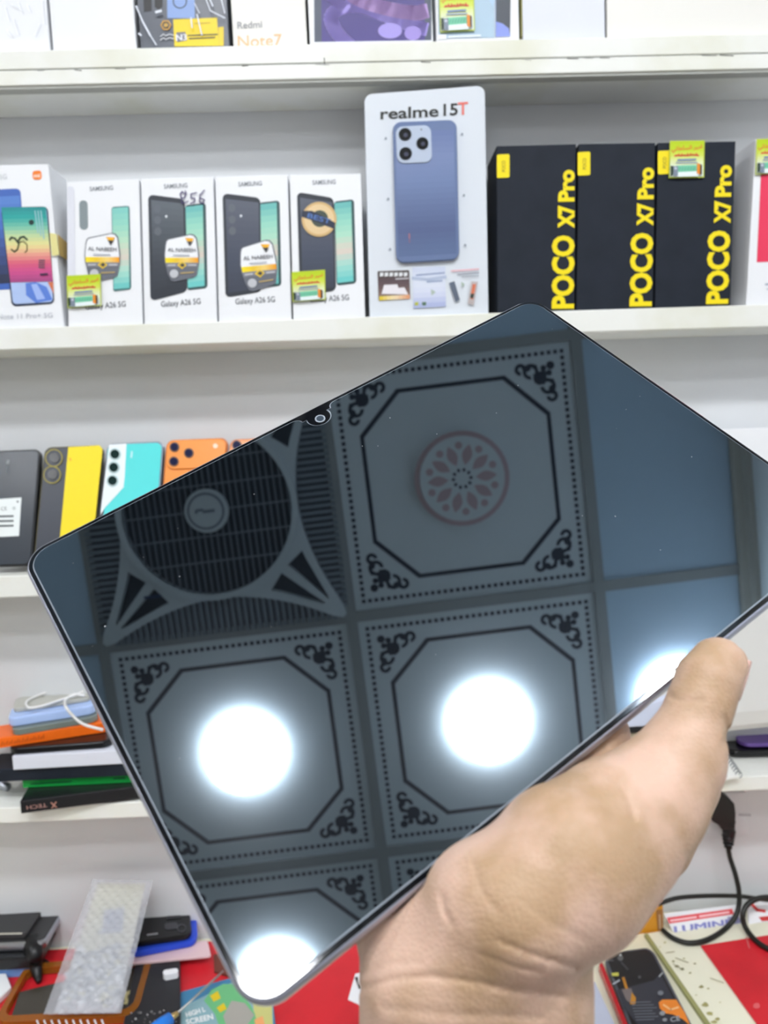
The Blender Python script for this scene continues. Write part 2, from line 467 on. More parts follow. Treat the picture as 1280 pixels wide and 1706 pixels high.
# square ceiling fan with concave frame
def fan():
    c = cw(.5 * T, -.5 * T, -.002)
    t = thing('ceiling_fan', c, 'square grey ceiling panel fan with round grille, mirrored at left of the tablet screen', 'fan')
    MF = mat('fan_white_plastic', sc(205, 210, 216), .4); MD = mat('fan_dark_inside', sc(58, 63, 72), .7); MG = mat('fan_grey_fins', sc(128, 134, 144), .5); MBL = mat('fan_blue_label', sc(50, 70, 110), .5)
    Rm = Matrix.Rotation(CYAW, 3, 'Z')
    def put(name, V, F, mt, par=t):
        V = [tuple(Rm @ Vector(v)) for v in V]
        me = bpy.data.meshes.new(name); me.from_pydata(V, [], F); me.materials.append(mt)
        ob = bpy.data.objects.new(name, me); ob.parent = par; COL.objects.link(ob); return ob
    def boxes(L):
        V = []; F = []
        for (xa, xb, ya, yb, za, zb) in L:
            b = len(V); V += [(xa, ya, za), (xb, ya, za), (xb, yb, za), (xa, yb, za), (xa, ya, zb), (xb, ya, zb), (xb, yb, zb), (xa, yb, zb)]
            F += [tuple(b + i for i in f) for f in BF]
        return V, F
    h = .296
    put('backing', *boxes([(-h, h, -h, h, .001, .006)]), MD)
    # outer fins in the concave sides
    fins = [[], [], [], []]
    def dep(s): return .082 * (1 - (abs(s) / .27) ** 1.9) if abs(s) < .27 else 0
    k = 36
    for i in range(k):
        s = -.262 + .524 * i / (k - 1); d = max(dep(s), .006) + .006; wv = .0046
        [f_.append(b_) for f_, b_ in zip(fins, [(s - wv, s + wv, -h, -h + d, -.012, 0), (s - wv, s + wv, h - d, h, -.012, 0), (-h, -h + d, s - wv, s + wv, -.012, 0), (h - d, h, s - wv, s + wv, -.012, 0)])]
    [put('side_fins', *boxes(f_), MG) for f_ in fins]
    star = []
    for q in range(4):
        a = q * math.pi / 2
        for i in range(25):
            s = -.283 + .566 * i / 24; x, y = s, -(h - max(dep(s), 0) - .004)
            star.append((x * math.cos(a) - y * math.sin(a), x * math.sin(a) + y * math.cos(a)))
    loops = [star, [(.200 * math.cos(2 * math.pi * i / 64), .200 * math.sin(2 * math.pi * i / 64)) for i in range(64)]]
    for q in range(4):
        a = q * math.pi / 2 + math.pi / 4
        for sg in (-1, 1):
            tri = [(.226, sg * .012), (.232, sg * .060), (.252, sg * .050), (.345, sg * .012), (.352, sg * .006)]
            loops.append([(x * math.cos(a) - y * math.sin(a), x * math.sin(a) + y * math.cos(a)) for x, y in tri])
    Vf, Ff = flat_shape(loops, .02)
    put('frame', Vf, Ff, MF)
    rg = []
    lo = [[(r * math.cos(2 * math.pi * i / 64), r * math.sin(2 * math.pi * i / 64)) for i in range(64)] for r in (.212, .198)]
    Vr, Fr = flat_shape(lo, .012); put('ring', [(x, y, z - .02) for x, y, z in Vr], Fr, MF)
    bars = []
    for i in range(27):
        x = -.192 + .384 * i / 26; yy = math.sqrt(max(.199 ** 2 - x * x, 0)); bars.append((x - .0013, x + .0013, -yy, yy, -.024, -.018))
    for y in (-.12, -.06, 0, .06, .12):
        xx = math.sqrt(.199 ** 2 - y * y); bars.append((-xx, xx, y - .002, y + .002, -.027, -.024))
    put('grille', *boxes(bars), MG)
    hb = disc('hub', .052, -.026, -.036, MF, t, rb=.05)
    disc('hub_groove', .043, -.0362, -.0368, MG, hb); disc('hub_cap', .038, -.0369, -.042, MF, hb, rb=.037)
    Vt, Ft = boxes([(-.022, -.004, .001, .007, -.0428, -.0424), (-.006, .022, -.004, .003, -.0428, -.0424), (-.024, -.018, -.003, .003, -.0428, -.0424)])
    put('maker_mark', Vt, Ft, MG, hb)
    put('control_slot', *boxes([(-.02, .02, -.003, .003, -.022, -.02)]), MBL).location = (-.14, -.20, 0)
fan()


# ------------------------------------------------------------------ wall shelves
def shelf_line(yl, yr):
    """front-edge line through pixels (0, yl) and (1280, yr): returns z(x)"""
    a, b = hit(fplane(), 0, yl), hit(fplane(), 1280, yr)
    k = (b[2] - a[2]) / (b[0] - a[0]); return lambda x: a[2] + k * (x - a[0])
XL, XR = -1.25, .77
def P2(x, off, z): return np.array([x, .85 + off + YAW * x, z])
def shelf(nm, top, bot, label, lip=True):
    zt, zb = shelf_line(*top), shelf_line(*bot)
    t = thing('wall_shelf', P2(0, .04, zb(0)), label, 'shelf')
    f = 0.012
    q = [P2(XL, f, zb(XL)), P2(XR, f, zb(XR)), P2(XR, f, zt(XR)), P2(XL, f, zt(XL))]
    prism('board', q, FB * (WALLOFF - f - .0005), M_SHELF, t)
    q = [P2(XL, 0, zb(XL)), P2(XR, 0, zb(XR)), P2(XR, 0, zt(XR)), P2(XL, 0, zt(XL))]
    if lip:
        zm = lambda x: zb(x) + (zt(x) - zb(x)) * lip
        up = [P2(XL, 0, zm(XL) + .0004), P2(XR, 0, zm(XR) + .0004), P2(XR, 0, zt(XR)), P2(XL, 0, zt(XL))]
        lo = [P2(XL, 0, zb(XL)), P2(XR, 0, zb(XR)), P2(XR, 0, zm(XR) - .0004), P2(XL, 0, zm(XL) - .0004)]
        prism('edge_strip', up, FB * f, M_SHELF, t, bevel=.001); prism('edge_strip', lo, FB * f, M_SHELF, t, bevel=.001)
        md = [P2(XL, .0012, zm(XL) - .001), P2(XR, .0012, zm(XR) - .001), P2(XR, .0012, zm(XR) + .001), P2(XL, .0012, zm(XL) + .001)]
        prism('seam', md, FB * .01, M_SEAM, t)
        bt = [P2(XL, .002, zb(XL) - .003), P2(XR, .002, zb(XR) - .003), P2(XR, .002, zb(XR)), P2(XL, .002, zb(XL))]
        prism('lower_trim', bt, FB * .012, mat('grey_trim', sc(176, 178, 172), .5), t)
        for cx in (70, 130, 205, 410, 540, 710, 960, 985, 1185, 1215, 1010, 880):
            yy = 119 - 29 * cx / 1280; Print(fplane(), .0002).line([(cx - random.uniform(4, 16), yy + .5), (cx + random.uniform(3, 10), yy + random.uniform(-1, 2))], random.uniform(.6, 1.6), sc(90, 86, 78)).build('chip_mark', t)
        Print(fplane(), .0002).line([(540.5, 97), (541, 108)], 1.4, sc(70, 66, 60)).build('scratch', t)
    else:
        prism('edge_strip', q, FB * f, M_SHELF, t, bevel=.0012)
    return zt, t
Z1, _ = shelf(1, (85, 56), (143, 114), 'white laminate wall shelf across the top with a dark chipped seam along its edge', lip=.45)
Z2, _ = shelf(2, (547, 507), (583, 544), 'white wall shelf carrying the row of upright phone boxes behind the tablet top', lip=0)
Z3, _ = shelf(3, (960, 912), (996, 949), 'white wall shelf carrying coloured phones at the left corner of the tablet', lip=0)
Z4, _ = shelf(4, (1346, 1292), (1372, 1316), 'white wall shelf carrying the messy stack of boxes left and the notebook right', lip=0)

# ------------------------------------------------------------------ print building blocks
PS = lambda a: ''.join(a)
ARAB = '\uFEF2\uFEE7\uFE8E\uFEC4\uFEE0\uFEB4\uFEDF\uFE8D \uFEAE\uFEF4\uFEE3\uFE8D'
def price_sticker(q, pl, parent, lift=.0022):
    p = Print(pl, lift); H = homog(q)
    p.poly(q, sc(190, 205, 60))
    mg = .03
    p.grad([H(mg, mg * .8), H(1 - mg, mg * .8), H(1 - mg, 1 - mg), H(mg, 1 - mg)], [sc(186, 212, 10), sc(196, 218, 24), sc(214, 226, 90), sc(228, 236, 180), sc(232, 242, 228), sc(232, 244, 236)])
    hh = abs(H(0, 1)[1] - H(0, 0)[1])
    try: p.text(ARAB, H(.06, .27), H(.93, .22), hh * .11, sc(222, 70, 50), .012)
    except Exception: pass
    xs = np.linspace(.16, .82, 9)
    p.line([H(x, .41 - .01 * i % .02) for i, x in enumerate(xs)], hh * .045, sc(226, 96, 60))
    for i in range(0, 8): p.line([H(xs[i] + .02, .42 - (.06 if i % 3 else .03)), H(xs[i] + .03, .40)], hh * .03, sc(222, 80, 50))
    p.line([H(.24, .53), H(.74, .52)], hh * .04, sc(116, 140, 190)); p.line([H(.2, .60), H(.78, .60)], hh * .025, sc(150, 168, 200))
    p.poly([H(.2, .68), H(.8, .67), H(.8, .84), H(.2, .86)], sc(120, 206, 168)); 
    for i in range(6): p.line([H(.27 + .08 * i, .8), H(.31 + .08 * i, .73)], hh * .02, sc(90, 170, 140))
    p.poly([H(.2, .86), H(.82, .84), H(.82, .97), H(.2, .98)], sc(236, 248, 248))
    p.poly([H(.03, .69), H(.11, .69), H(.11, .93), H(.04, .97)], sc(40, 62, 40)); p.poly([H(.10, .7), H(.24, .7), H(.24, .97), H(.12, .97)], sc(128, 140, 156)); p.poly(circ(*H(.17, .76), hh * .035, n=8), sc(200, 208, 220))
    p.poly([H(.77, .63), H(.86, .66), H(.86, .94), H(.77, .9)], sc(230, 140, 36)); p.poly([H(.86, .66), H(.91, .68), H(.91, .93), H(.86, .94)], sc(60, 44, 30))
    p.build('price_sticker', parent)

def warranty(cx, cy, s, ang, pl, parent):
    """shield-shaped dealer sticker"""
    p = Print(pl, .0014); ca, sa = math.cos(ang), math.sin(ang)
    def L(x, y): return (cx + s * (x * ca - y * sa), cy + s * (x * sa + y * ca))
    out = [(-.62, -.86), (.45, -1.06), (.62, -1.02), (.74, -.86), (.82, -.1), (.80, .3), (.68, .86), (.5, .96), (-.35, 1.12), (-.52, 1.06), (-.66, .75), (-.78, .2), (-.80, -.1), (-.74, -.6), (-.7, -.76)]
    p.poly([L(x, y) for x, y in out], sc(104, 108, 118))
    inn = [(x * .94, y * .955) for x, y in out]
    top = [q for q in inn if q[1] < -.05]
    top = [(-.75, .02)] + [q for q in reversed([(-.59, -.82), (.43, -1.0), (.58, -.97), (.70, -.82), (.77, .02)])][::-1] if False else [(-.75, .02), (-.76, -.1), (-.70, -.57), (-.66, -.73), (-.58, -.82), (.42, -1.01), (.58, -.97), (.69, -.82), (.765, -.1), (.77, .06)]
    p.poly([L(*q) for q in top], sc(244, 246, 250))
    p.grad([L(-.75, .0), L(.77, .04), L(.77, .28), L(-.74, .24)], [sc(250, 226, 20), sc(238, 196, 40), sc(246, 214, 120), sc(240, 160, 20)], horiz=True)
    p.poly([L(-.74, .24), L(.77, .28), L(.74, .48), L(-.70, .46)], sc(128, 130, 140))
    p.poly([L(-.22, .36), L(.02, .2), L(.24, .37), L(.02, .56)], sc(232, 196, 60)); p.poly([L(-.1, .37), L(.04, .27), L(.15, .37), L(.04, .48)], sc(60, 56, 54))
    p.line([L(-.62, .36), L(-.3, .36)], s * .06, sc(200, 200, 206)); p.line([L(.32, .38), L(.66, .39)], s * .06, sc(200, 200, 206))
    p.poly(circ(*L(-.36, .76), s * .2, n=14), sc(196, 198, 204)); p.line([L(-.05, .74), L(.55, .72)], s * .05, sc(196, 170, 110))
    p.poly([L(.2, -.88), L(.6, -.84), L(.42, -.52)], sc(244, 180, 30)); p.poly([L(.28, -.72), L(.54, -.70), L(.41, -.48)], sc(50, 50, 56))
    p.text('AL NABEEH', L(-.62, -.28), L(.66, -.22), s * .17, sc(96, 98, 106), .012)
    p.line([L(-.36, -.1), L(.36, -.07)], s * .06, sc(190, 194, 202))
    p.build('dealer_sticker', parent)

def carton(name, q, depth, m_, label, cat, group=None, off=.004, bevel=.0008, zfun=None, gap=.0004):
    """box whose front face is the pixel quad tl, tr, br, bl on the plane off; bottom on the shelf"""
    pl = fplane(off)
    c = [hit(pl, *p) for p in q]
    c[0] = c[0] + FR * gap; c[3] = c[3] + FR * gap; c[1] = c[1] - FR * gap; c[2] = c[2] - FR * gap
    if zfun:
        c[3][2] = zfun(c[3][0]) + .0003; c[2][2] = zfun(c[2][0]) + .0003
    base = (c[2] + c[3]) / 2 + FB * depth / 2
    t = thing(name, base, label, cat, group)
    box8('carton', c, FB * depth, m_, t, bevel)
    return t, pl

# ------------------------------------------------------------------ top shelf
def ztopbox(xl, xr, name, m_, label, cat, off=.012, depth=.055, h=.165, xt=None, group=None):
    pl = fplane(off); a = hit(pl, xl, 40); b = hit(pl, xr, 40)
    c = [np.array([a[0], a[1], Z1(a[0]) + .0003]), np.array([b[0], b[1], Z1(b[0]) + .0003])]
    c += [c[1] + np.array([0, 0, h]), c[0] + np.array([0, 0, h])]
    c[0] += FR * .0006; c[3] += FR * .0006; c[1] -= FR * .0006; c[2] -= FR * .0006
    t = thing(name, (c[0] + c[1]) / 2 + FB * depth / 2, label, cat, group)
    prism('carton', [c[0], c[1], c[2], c[3]], FB * depth, m_, t, bevel=.0008)
    return t, pl
t, pl = ztopbox(-70, 81, 'phone_box', M_CARD, 'shrink-wrapped white phone box leftmost on the top shelf', 'box')
M_WRAP = mat('clear_wrap', (1, 1, 1, 1), .06, trans=1, ior=1.35, bump=(120, .9))
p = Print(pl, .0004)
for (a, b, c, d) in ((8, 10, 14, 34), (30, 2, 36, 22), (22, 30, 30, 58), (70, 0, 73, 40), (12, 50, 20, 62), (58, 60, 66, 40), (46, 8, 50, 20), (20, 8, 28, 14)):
    p.line([(a, b), (c, d)], 1.6, sc(252, 253, 255)); p.line([(a + 3, b + 3), (c + 4, d + 2)], .9, sc(214, 218, 226))  # white and grey strokes paint the glints and shade of the wrap's creases
p.build('wrap_crease_glints', t)
t, pl = ztopbox(84, 226, 'phone_box', M_CARD, 'plain white phone box on the top shelf left of the bagged black pack', 'box')
# black accessory pack in a plastic bag
t, pl = ztopbox(231, 381, 'accessory_pack', mat('charcoal_pack', sc(92, 97, 108), .3), 'black accessory pack in a clear bag with a yellow card, on the top shelf', 'accessory pack', off=.010, depth=.03, h=.15)
p = Print(pl, .0003)
p.poly([(238, -30), (252, -30), (253, 18), (240, 20)], sc(24, 25, 28)); p.poly([(258, -30), (272, -30), (271, 12), (264, 16), (258, 12)], sc(18, 18, 20))
p.poly([(278, -60), (324, -60), (325, 31), (279, 31)], sc(140, 168, 222)); 
p.line(circ(300, 3, 11, n=22) + [(311, 3)], 1.8, sc(50, 60, 76))
p.poly([(289, 33), (362, 30), (364, 60), (365, 77), (291, 78)], sc(246, 216, 20)); p.poly([(364, 46), (373, 45), (373, 77), (365, 77)], sc(240, 208, 30))
p.line([(314, 60), (362, 58)], 2.4, sc(70, 64, 30)); p.line([(316, 65), (358, 63)], 2.4, sc(90, 80, 40)); p.line([(325, 40), (350, 39)], 1.5, sc(200, 170, 40))
p.poly([(294, 55), (309, 54), (312, 68), (296, 71)], sc(120, 120, 128)); [p.text('N3', (294 + d_, 69), (311 + d_, 68), 11, sc(238, 240, 246)) for d_ in (0, 1)]
p.line(circ(277, 43, 8, n=6) + [(285, 43)], 2, sc(226, 170, 60)); p.poly(circ(277, 43, 4, n=6), sc(200, 160, 70))
for yy in (60, 66): p.line([(268, yy + 2), (273, yy - 2), (277, yy + 1), (283, yy - 2), (290, yy)], 1.4, sc(228, 230, 236))
p.build('printed_card', t)
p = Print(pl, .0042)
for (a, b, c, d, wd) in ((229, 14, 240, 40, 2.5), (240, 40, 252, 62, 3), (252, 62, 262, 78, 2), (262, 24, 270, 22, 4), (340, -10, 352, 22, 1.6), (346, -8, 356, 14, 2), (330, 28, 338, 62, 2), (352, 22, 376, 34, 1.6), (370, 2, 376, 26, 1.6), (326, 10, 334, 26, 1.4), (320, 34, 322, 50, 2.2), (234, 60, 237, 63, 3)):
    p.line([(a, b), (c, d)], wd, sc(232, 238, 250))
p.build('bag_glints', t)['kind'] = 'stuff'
c4 = [hit(fplane(.0065), *q) for q in ((227, -60), (383, -60), (384, 76), (228, 78))]
t, pl = ztopbox(386, 511, 'phone_box', M_CARDW, 'cream-white phone box with gold and grey lettering on the top shelf', 'box')
p = Print(pl); p.text('Redmi', (396, 48), (437, 46), 11.5, sc(150, 152, 156), .012); p.text('Note7', (397, 79), (470, 76), 20, sc(240, 196, 140), 0); p.build('lettering', t)
# purple tablet box
t, pl = ztopbox(514, 722, 'tablet_box', M_CARD, 'white tablet box printed with purple swirls on the top shelf', 'box', h=.25)
p = Print(pl)
p.poly([(523, -90), (719, -96), (719, 68), (524, 71)], sc(74, 82, 100)); p.poly([(535, -90), (708, -94), (708, 68), (536, 71)], sc(72, 60, 132))
def thick(pts, r, cols): 
    s = spline([(a, b, 0) for a, b in pts], 6)
    p.line([(q[0], q[1]) for q in s], r * 2, cols)
p.up(); thick([(600, 90), (566, 60), (552, 30), (570, 14), (600, 12), (640, 26), (690, 44), (705, 48)], 11, sc(176, 160, 240)); thick([(555, -30), (600, 0), (650, 16), (690, 22), (705, 20)], 12, sc(200, 166, 230))
thick([(545, -10), (575, 14)], 9, sc(160, 144, 222)); p.poly(circ(688, 56, 14, 12), sc(160, 142, 218)); p.poly(circ(650, 52, 20, 13), sc(166, 152, 226)); p.poly([(524, 71), (719, 68), (719, 90), (524, 90)], sc(242, 244, 248))
p.build('printed_picture', t)
# light blue phone box
t, pl = ztopbox(726, 866, 'phone_box', M_CARD, 'white box printed with a pale blue phone and a price sticker, on the top shelf', 'box')
p = Print(pl)
p.poly([(729, -80), (824, -80), (824, 63), (731, 65)], sc(176, 202, 222)); p.poly([(826, -80), (852, -80), (850, 61), (826, 62)], sc(66, 72, 82)); p.poly([(826, 36), (838, 40), (848, 48), (850, 61), (826, 62)], sc(140, 156, 232)); p.poly([(796, -80), (840, -80), (822, 12), (812, -4)], sc(176, 206, 234))
p.poly([(825, -80), (826.5, -80), (826.5, 63), (825, 63)], sc(150, 170, 200)); p.poly([(731, 58), (744, 58), (744, 66), (731, 66)], sc(242, 244, 248))
p.line([(748, 62), (800, 60)], 4, sc(226, 234, 244)); p.build('printed_phone', t)
price_sticker([(731, -16), (789, -18), (791, 53), (733, 56)], pl, t)
t, pl = ztopbox(870, 1009, 'phone_box', M_CARDL, 'plain lilac-white box with an olive edge on the top shelf', 'box', off=.012)
prism('olive_edge', [hit(fplane(.0115), *q) for q in ((868.3, -60), (870.2, -60), (870.4, 61), (868.5, 61))], FB * .04, mat('olive_edge', sc(150, 146, 84), .6), t)
t, pl = ztopbox(1011, 1330, 'carton_box', M_CARDW, 'large plain cream-white carton at the right end of the top shelf', 'box', h=.22)

# ------------------------------------------------------------------ second shelf
t, pl = carton('phone_box', [(-55, 276), (81, 273), (107, 543), (-52, 551)], .05, M_CARD, 'large white phone box, left end, printed with a blue phone and colourful screen card', 'box', zfun=Z2, off=.004)
p = Print(pl)
p.poly(rq([(-50, 318), (34, 314), (47, 480), (-46, 486)], .1, .05), sc(66, 104, 186)); p.grad([(-46, 330), (33, 326), (44, 470), (-42, 476)], [sc(88, 132, 206), sc(70, 110, 190), sc(60, 80, 140), sc(44, 52, 80)], n=10)
p.poly(rq([(2, 346), (80, 344), (91, 506), (20, 511)], .12, .05), sc(38, 48, 74)); p.poly(rq([(4, 347), (78, 346), (89, 503), (22, 507)], .1, .04), sc(176, 198, 240))
p.poly([(43, 472), (60, 470), (78, 478), (88, 500), (60, 505), (44, 492)], sc(90, 128, 214)); p.poly([(52, 474), (62, 473), (76, 498), (62, 500)], sc(160, 184, 240)); p.poly([(80, 470), (89, 470), (90, 490)], sc(214, 120, 80))
p.grad([(3, 346), (77, 345), (89, 469), (18, 471)], [sc(34, 146, 146), sc(36, 166, 160), sc(120, 196, 170), sc(196, 216, 160), sc(232, 222, 150), sc(232, 160, 140), sc(218, 92, 122), sc(206, 76, 140), sc(170, 70, 130)], n=20)
p.poly(circ(53, 371, 4.6, n=10), sc(20, 50, 52)); 
for a in (59, 64, 69): p.line([(a, 352), (a + 5, 388 + (a - 59))], 2, sc(150, 196, 204))
S1 = [(17, 402), (19, 396), (24, 396), (29, 401), (31, 406), (30, 412), (27, 419), (22, 420)]
p.line([(17, 400), (20, 396), (26, 398), (31, 405)], 3, sc(36, 56, 40)); p.line([(31, 402), (35, 396), (41, 395), (46, 400)], 3, sc(36, 60, 44)); p.line([(33, 404), (30, 416), (25, 420), (20, 416)], 2.4, sc(60, 76, 44)); p.line([(34, 404), (40, 402), (46, 408), (46, 418), (42, 421)], 1.6, sc(110, 100, 60))
for i in range(8): p.line([(66 + (i % 2) * 5, 434 + 4 * (i // 2)), (70 + (i % 2) * 5, 434 + 4 * (i // 2))], 2, sc(130, 90, 110))
p.line([(69, 458), (80, 457)], 3, sc(50, 36, 70))
p.poly([(84, 389), (96, 391), (100, 426), (88, 427)], sc(228, 220, 150))
p.build('printed_phones', t)
p = Print(pl); p.poly(rq([(54, 285), (69, 284), (70, 299), (55, 300)], .3, .3), sc(244, 130, 40)); p.text('mi', (57, 296), (67, 295.5), 6.5, sc(255, 236, 220), .03)
p.text('5G', (0, 299), (12, 298), 8, sc(196, 200, 206)); p.text('Redmi Note 11 Pro+ 5G', (-40, 533), (88, 529), 8, sc(176, 180, 190), .0); p.build('lettering', t)
sp = (hit(pl, 95, 400), FR)
c = [hit(pl, 95.2, 391) + FR * 0, hit(pl, 99.0, 426)]
s0, s1 = c[0] + FR * .0006, c[1] + FR * .0006
prism('side_sticker', [s0 + FR * .0, s0 + FB * .045 - np.array([0, 0, .004]), s1 + FB * .045, s1], FR * .0005, mat('yellow_sticker', sc(214, 184, 110), .5), t)

A26 = [([(111, 303), (232, 298), (238, 535), (113, 541)], 'white phone box with green price sticker at its lower left, leftmost of four matching boxes', 0),
       ([(234, 298), (356, 294), (362, 530), (240, 535)], 'white phone box with 256 handwritten in purple ink, second of the four matching boxes', 1),
       ([(358, 294), (480, 291), (486, 527), (364, 530)], 'white phone box with tilted warranty sticker, no handwriting, third of the four matching boxes', 2),
       ([(482, 291), (602, 289), (609, 524), (488, 527)], 'white phone box with a round gold seal, rightmost of the four matching boxes', 3)]
for q, lab, k in A26:
    t, pl = carton('phone_box', q, .052, M_CARD, lab, 'box', 'four matching white phone boxes on the second shelf', zfun=Z2, off=.004)
    H = homog(q); p = Print(pl)
    def R(a, b, c_, d): return [H(a, b), H(c_, b), H(c_, d), H(a, d)]
    if k == 0:
        p.poly(rq([(132, 334), (146, 334), (147, 383), (133, 383)], .48, .14), sc(134, 146, 150))
        p.poly(rq([(112, 310), (124, 312), (126, 480), (113, 480)], .3, .05), sc(226, 228, 238))
        p.poly(rq([(186, 345), (216, 343), (219, 482), (189, 486)], .14, .03), sc(70, 120, 120)); p.grad([(187, 347), (214, 345), (216, 480), (190, 482)], [sc(130, 206, 196), sc(150, 216, 196), sc(186, 224, 196), sc(220, 210, 196), sc(170, 222, 206), sc(110, 200, 196)])
    else:
        dx = {1: 0, 2: 0, 3: 0}[k]
        a = {1: [(247, 328), (292, 318), (312, 488), (250, 502)], 2: [(371, 322), (434, 330), (436, 486), (376, 496)], 3: [(495, 320), (556, 330), (560, 484), (500, 494)]}[k]
        b = {1: [(308, 342), (343, 338), (346, 480), (312, 484)], 2: [(431, 338), (466, 334), (469, 476), (436, 480)], 3: [(556, 336), (590, 332), (594, 472), (561, 476)]}[k]
        if k == 1: a = [(247, 324), (308, 332), (312, 486), (251, 502)]
        p.poly(rq(b, .16, .04), sc(52, 84, 86)); Hb = homog(b)
        p.grad([Hb(.04, .02), Hb(.86, .02), Hb(.86, .97), Hb(.04, .97)], [sc(110, 190, 186), sc(150, 216, 196), sc(176, 224, 200), sc(222, 208, 196), sc(160, 218, 206), sc(110, 204, 200)])
        p.poly(rq(a, .14, .05), sc(44, 50, 60)); Ha = homog(a)
        p.grad([Ha(.07, .05), Ha(.95, .05), Ha(.95, .96), Ha(.07, .96)], [sc(88, 94, 108), sc(76, 82, 98), sc(64, 72, 90), sc(56, 62, 78)] if k > 1 else [sc(92, 100, 108), sc(74, 82, 90), sc(56, 62, 72), sc(44, 50, 60)])
        for v in (.13, .24, .35): p.poly(circ(*Ha(.22, v), 6, 7, n=14), sc(96, 102, 112) if k < 3 else sc(84, 90, 104))
        p.poly(circ(*Ha(.45, .2), 2, 2.4, n=8), sc(226, 230, 236))
    p.build('printed_phone', t)
    p = Print(pl)
    p.text('SAMSUNG', H(.32, .075), H(.64, .072), 7.5, sc(126, 132, 140), .012); p.text('Galaxy A26 5G', H(.24, .905), H(.78, .895), 9.5, sc(96, 100, 108), .008)
    p.build('lettering', t)
    if k == 0: warranty(171, 428, 37, -.02, pl, t); price_sticker([(112, 460), (169, 457), (170, 510), (114, 514)], pl, t)
    if k == 1:
        warranty(303, 429, 36, -.03, pl, t)
        p = Print(pl, .0016); ink = sc(70, 60, 110)
        p.line([(309, 324), (304, 320), (301, 324), (303, 331), (308, 330), (311, 323), (309, 319)], 2, ink); p.line([(303, 332), (304, 340), (314, 336)], 1.8, ink)
        p.line([(328, 322), (319, 324), (319, 331), (325, 331), (325, 337), (318, 340)], 2, ink); p.line([(341, 318), (334, 326), (333, 337), (339, 340), (341, 334), (335, 331)], 2, ink); p.build('handwriting', t)
    if k == 2: warranty(431, 442, 38, -.12, pl, t)
    if k == 3:
        p = Print(pl, .0016); p.poly(circ(532, 366, 29, n=36), sc(216, 180, 124)); p.poly(circ(532, 366, 25, n=36), sc(232, 204, 156)); p.poly(circ(533, 365, 14, n=20), sc(66, 76, 66)); 
        p.poly([(504, 352), (520, 352), (536, 360), (559, 372), (557, 382), (540, 376), (520, 368), (503, 362)], sc(34, 44, 66)); p.text('BEST', (512, 363), (550, 374), 8, sc(80, 120, 190), .01); p.build('gold_seal', t, FOIL)
        price_sticker([(486, 454), (542, 450), (543, 500), (488, 504)], pl, t)

# tall display box with a phone on its front
q = [(607, 157), (808, 142), (814, 517), (616, 524)]
pl = fplane(.006); H = homog(q)
t = thing('display_box', hit(pl, 714, 520) + FB * .02, 'tall pale grey phone display box with a slate-blue phone on its front', 'box')
lo = [hit(pl, *H(u, v)) for u, v in _rr_unit(.07, .035, 5)]
for i, (u, v) in enumerate(_rr_unit(.07, .035, 5)):
    if v > .5: lo[i] = hit(pl, *H(0 if u < .5 else 1, 1)); lo[i][2] = Z2(lo[i][0]) + .0003
seen = []; 
for v in lo:
    if not seen or np.linalg.norm(v - seen[-1]) > 1e-4: seen.append(v)
prism('carton', seen, FB * .035, mat('pearl_card', sc(222, 228, 236), .3), t, bevel=.0006)
p = Print(pl); gk = sc(40, 42, 40)
p.text('realme', (634, 199), (731, 194), 19, gk, .022, shear=(0, -1)); p.text('15', (739, 193), (763, 191.5), 20, gk, .022, shear=(0, -1)); p.text('T', (763, 191.5), (780, 190.5), 21, sc(232, 120, 110), .022, shear=(0, -1))
p.build('lettering', t)
qb = [(654, 206), (760, 202), (765, 434), (660, 440)]
body = prism('display_phone', [hit(pl, *v) + FN * .0006 for v in rq(qb, .13, .06, 6)], FN * .004, mat('slate_blue_gloss', sc(104, 122, 162), .3), t, bevel=.0008)
pf = (pl[0] + FN * .0046, FN)
p = Print(pf, .0002); Hq = homog(qb)
p.poly(rq([Hq(.03, .015), Hq(.97, .015), Hq(.97, .985), Hq(.03, .985)], .12, .055, 6), sc(104, 122, 162)) 
p.grad([Hq(.04, .06), Hq(.96, .06), Hq(.96, .95), Hq(.04, .95)], [sc(106, 122, 168), sc(120, 136, 178), sc(112, 130, 172), sc(98, 114, 154), sc(84, 98, 138), sc(92, 110, 148)], n=22)
p.line([Hq(.22, .82), Hq(.22, .79)], 2.5, sc(170, 110, 120)); p.line([Hq(.22, .85), Hq(.22, .83)], 2, sc(140, 100, 120)); p.build('back_colour', body)
isl = prism('camera_island', [hit(pf, *v) for v in rq([(659, 212), (718, 209), (720, 271), (662, 273)], .2, .2, 6)], FN * .0016, mat('pale_blue_gloss', sc(190, 202, 222), .25), body, bevel=.0005)
p3 = (pf[0] + FN * .0016, FN)
for (x, y, r) in ((675, 224, 10.5), (704, 239, 10), (676, 256, 10.5)):
    ln = prism('camera_lens', [hit(p3, *v) for v in circ(x, y, r, n=22)], FN * .0012, M_BLACKG, t, bevel=.0003)
    Print((p3[0] + FN * .0012, FN), .0002).poly(circ(x + 1, y + 1, r * .35, n=12), sc(56, 60, 84)).build('lens_centre', t)
Print(p3, .0002).poly(circ(702, 216, 1.6, n=8), sc(120, 126, 140)).build('flash', t)
p = Print(pl)
for (x, y) in ((643, 231), (770, 224), (647, 332), (773, 326), (650, 416), (775, 409)): p.poly(circ(x, y, 2, 2.4, n=8), sc(140, 150, 164)); p.line([(x - 3, y + 2), (x + 1, y + 2)], 1, sc(170, 178, 190))
p.build('dots', t)
p = Print(pl)
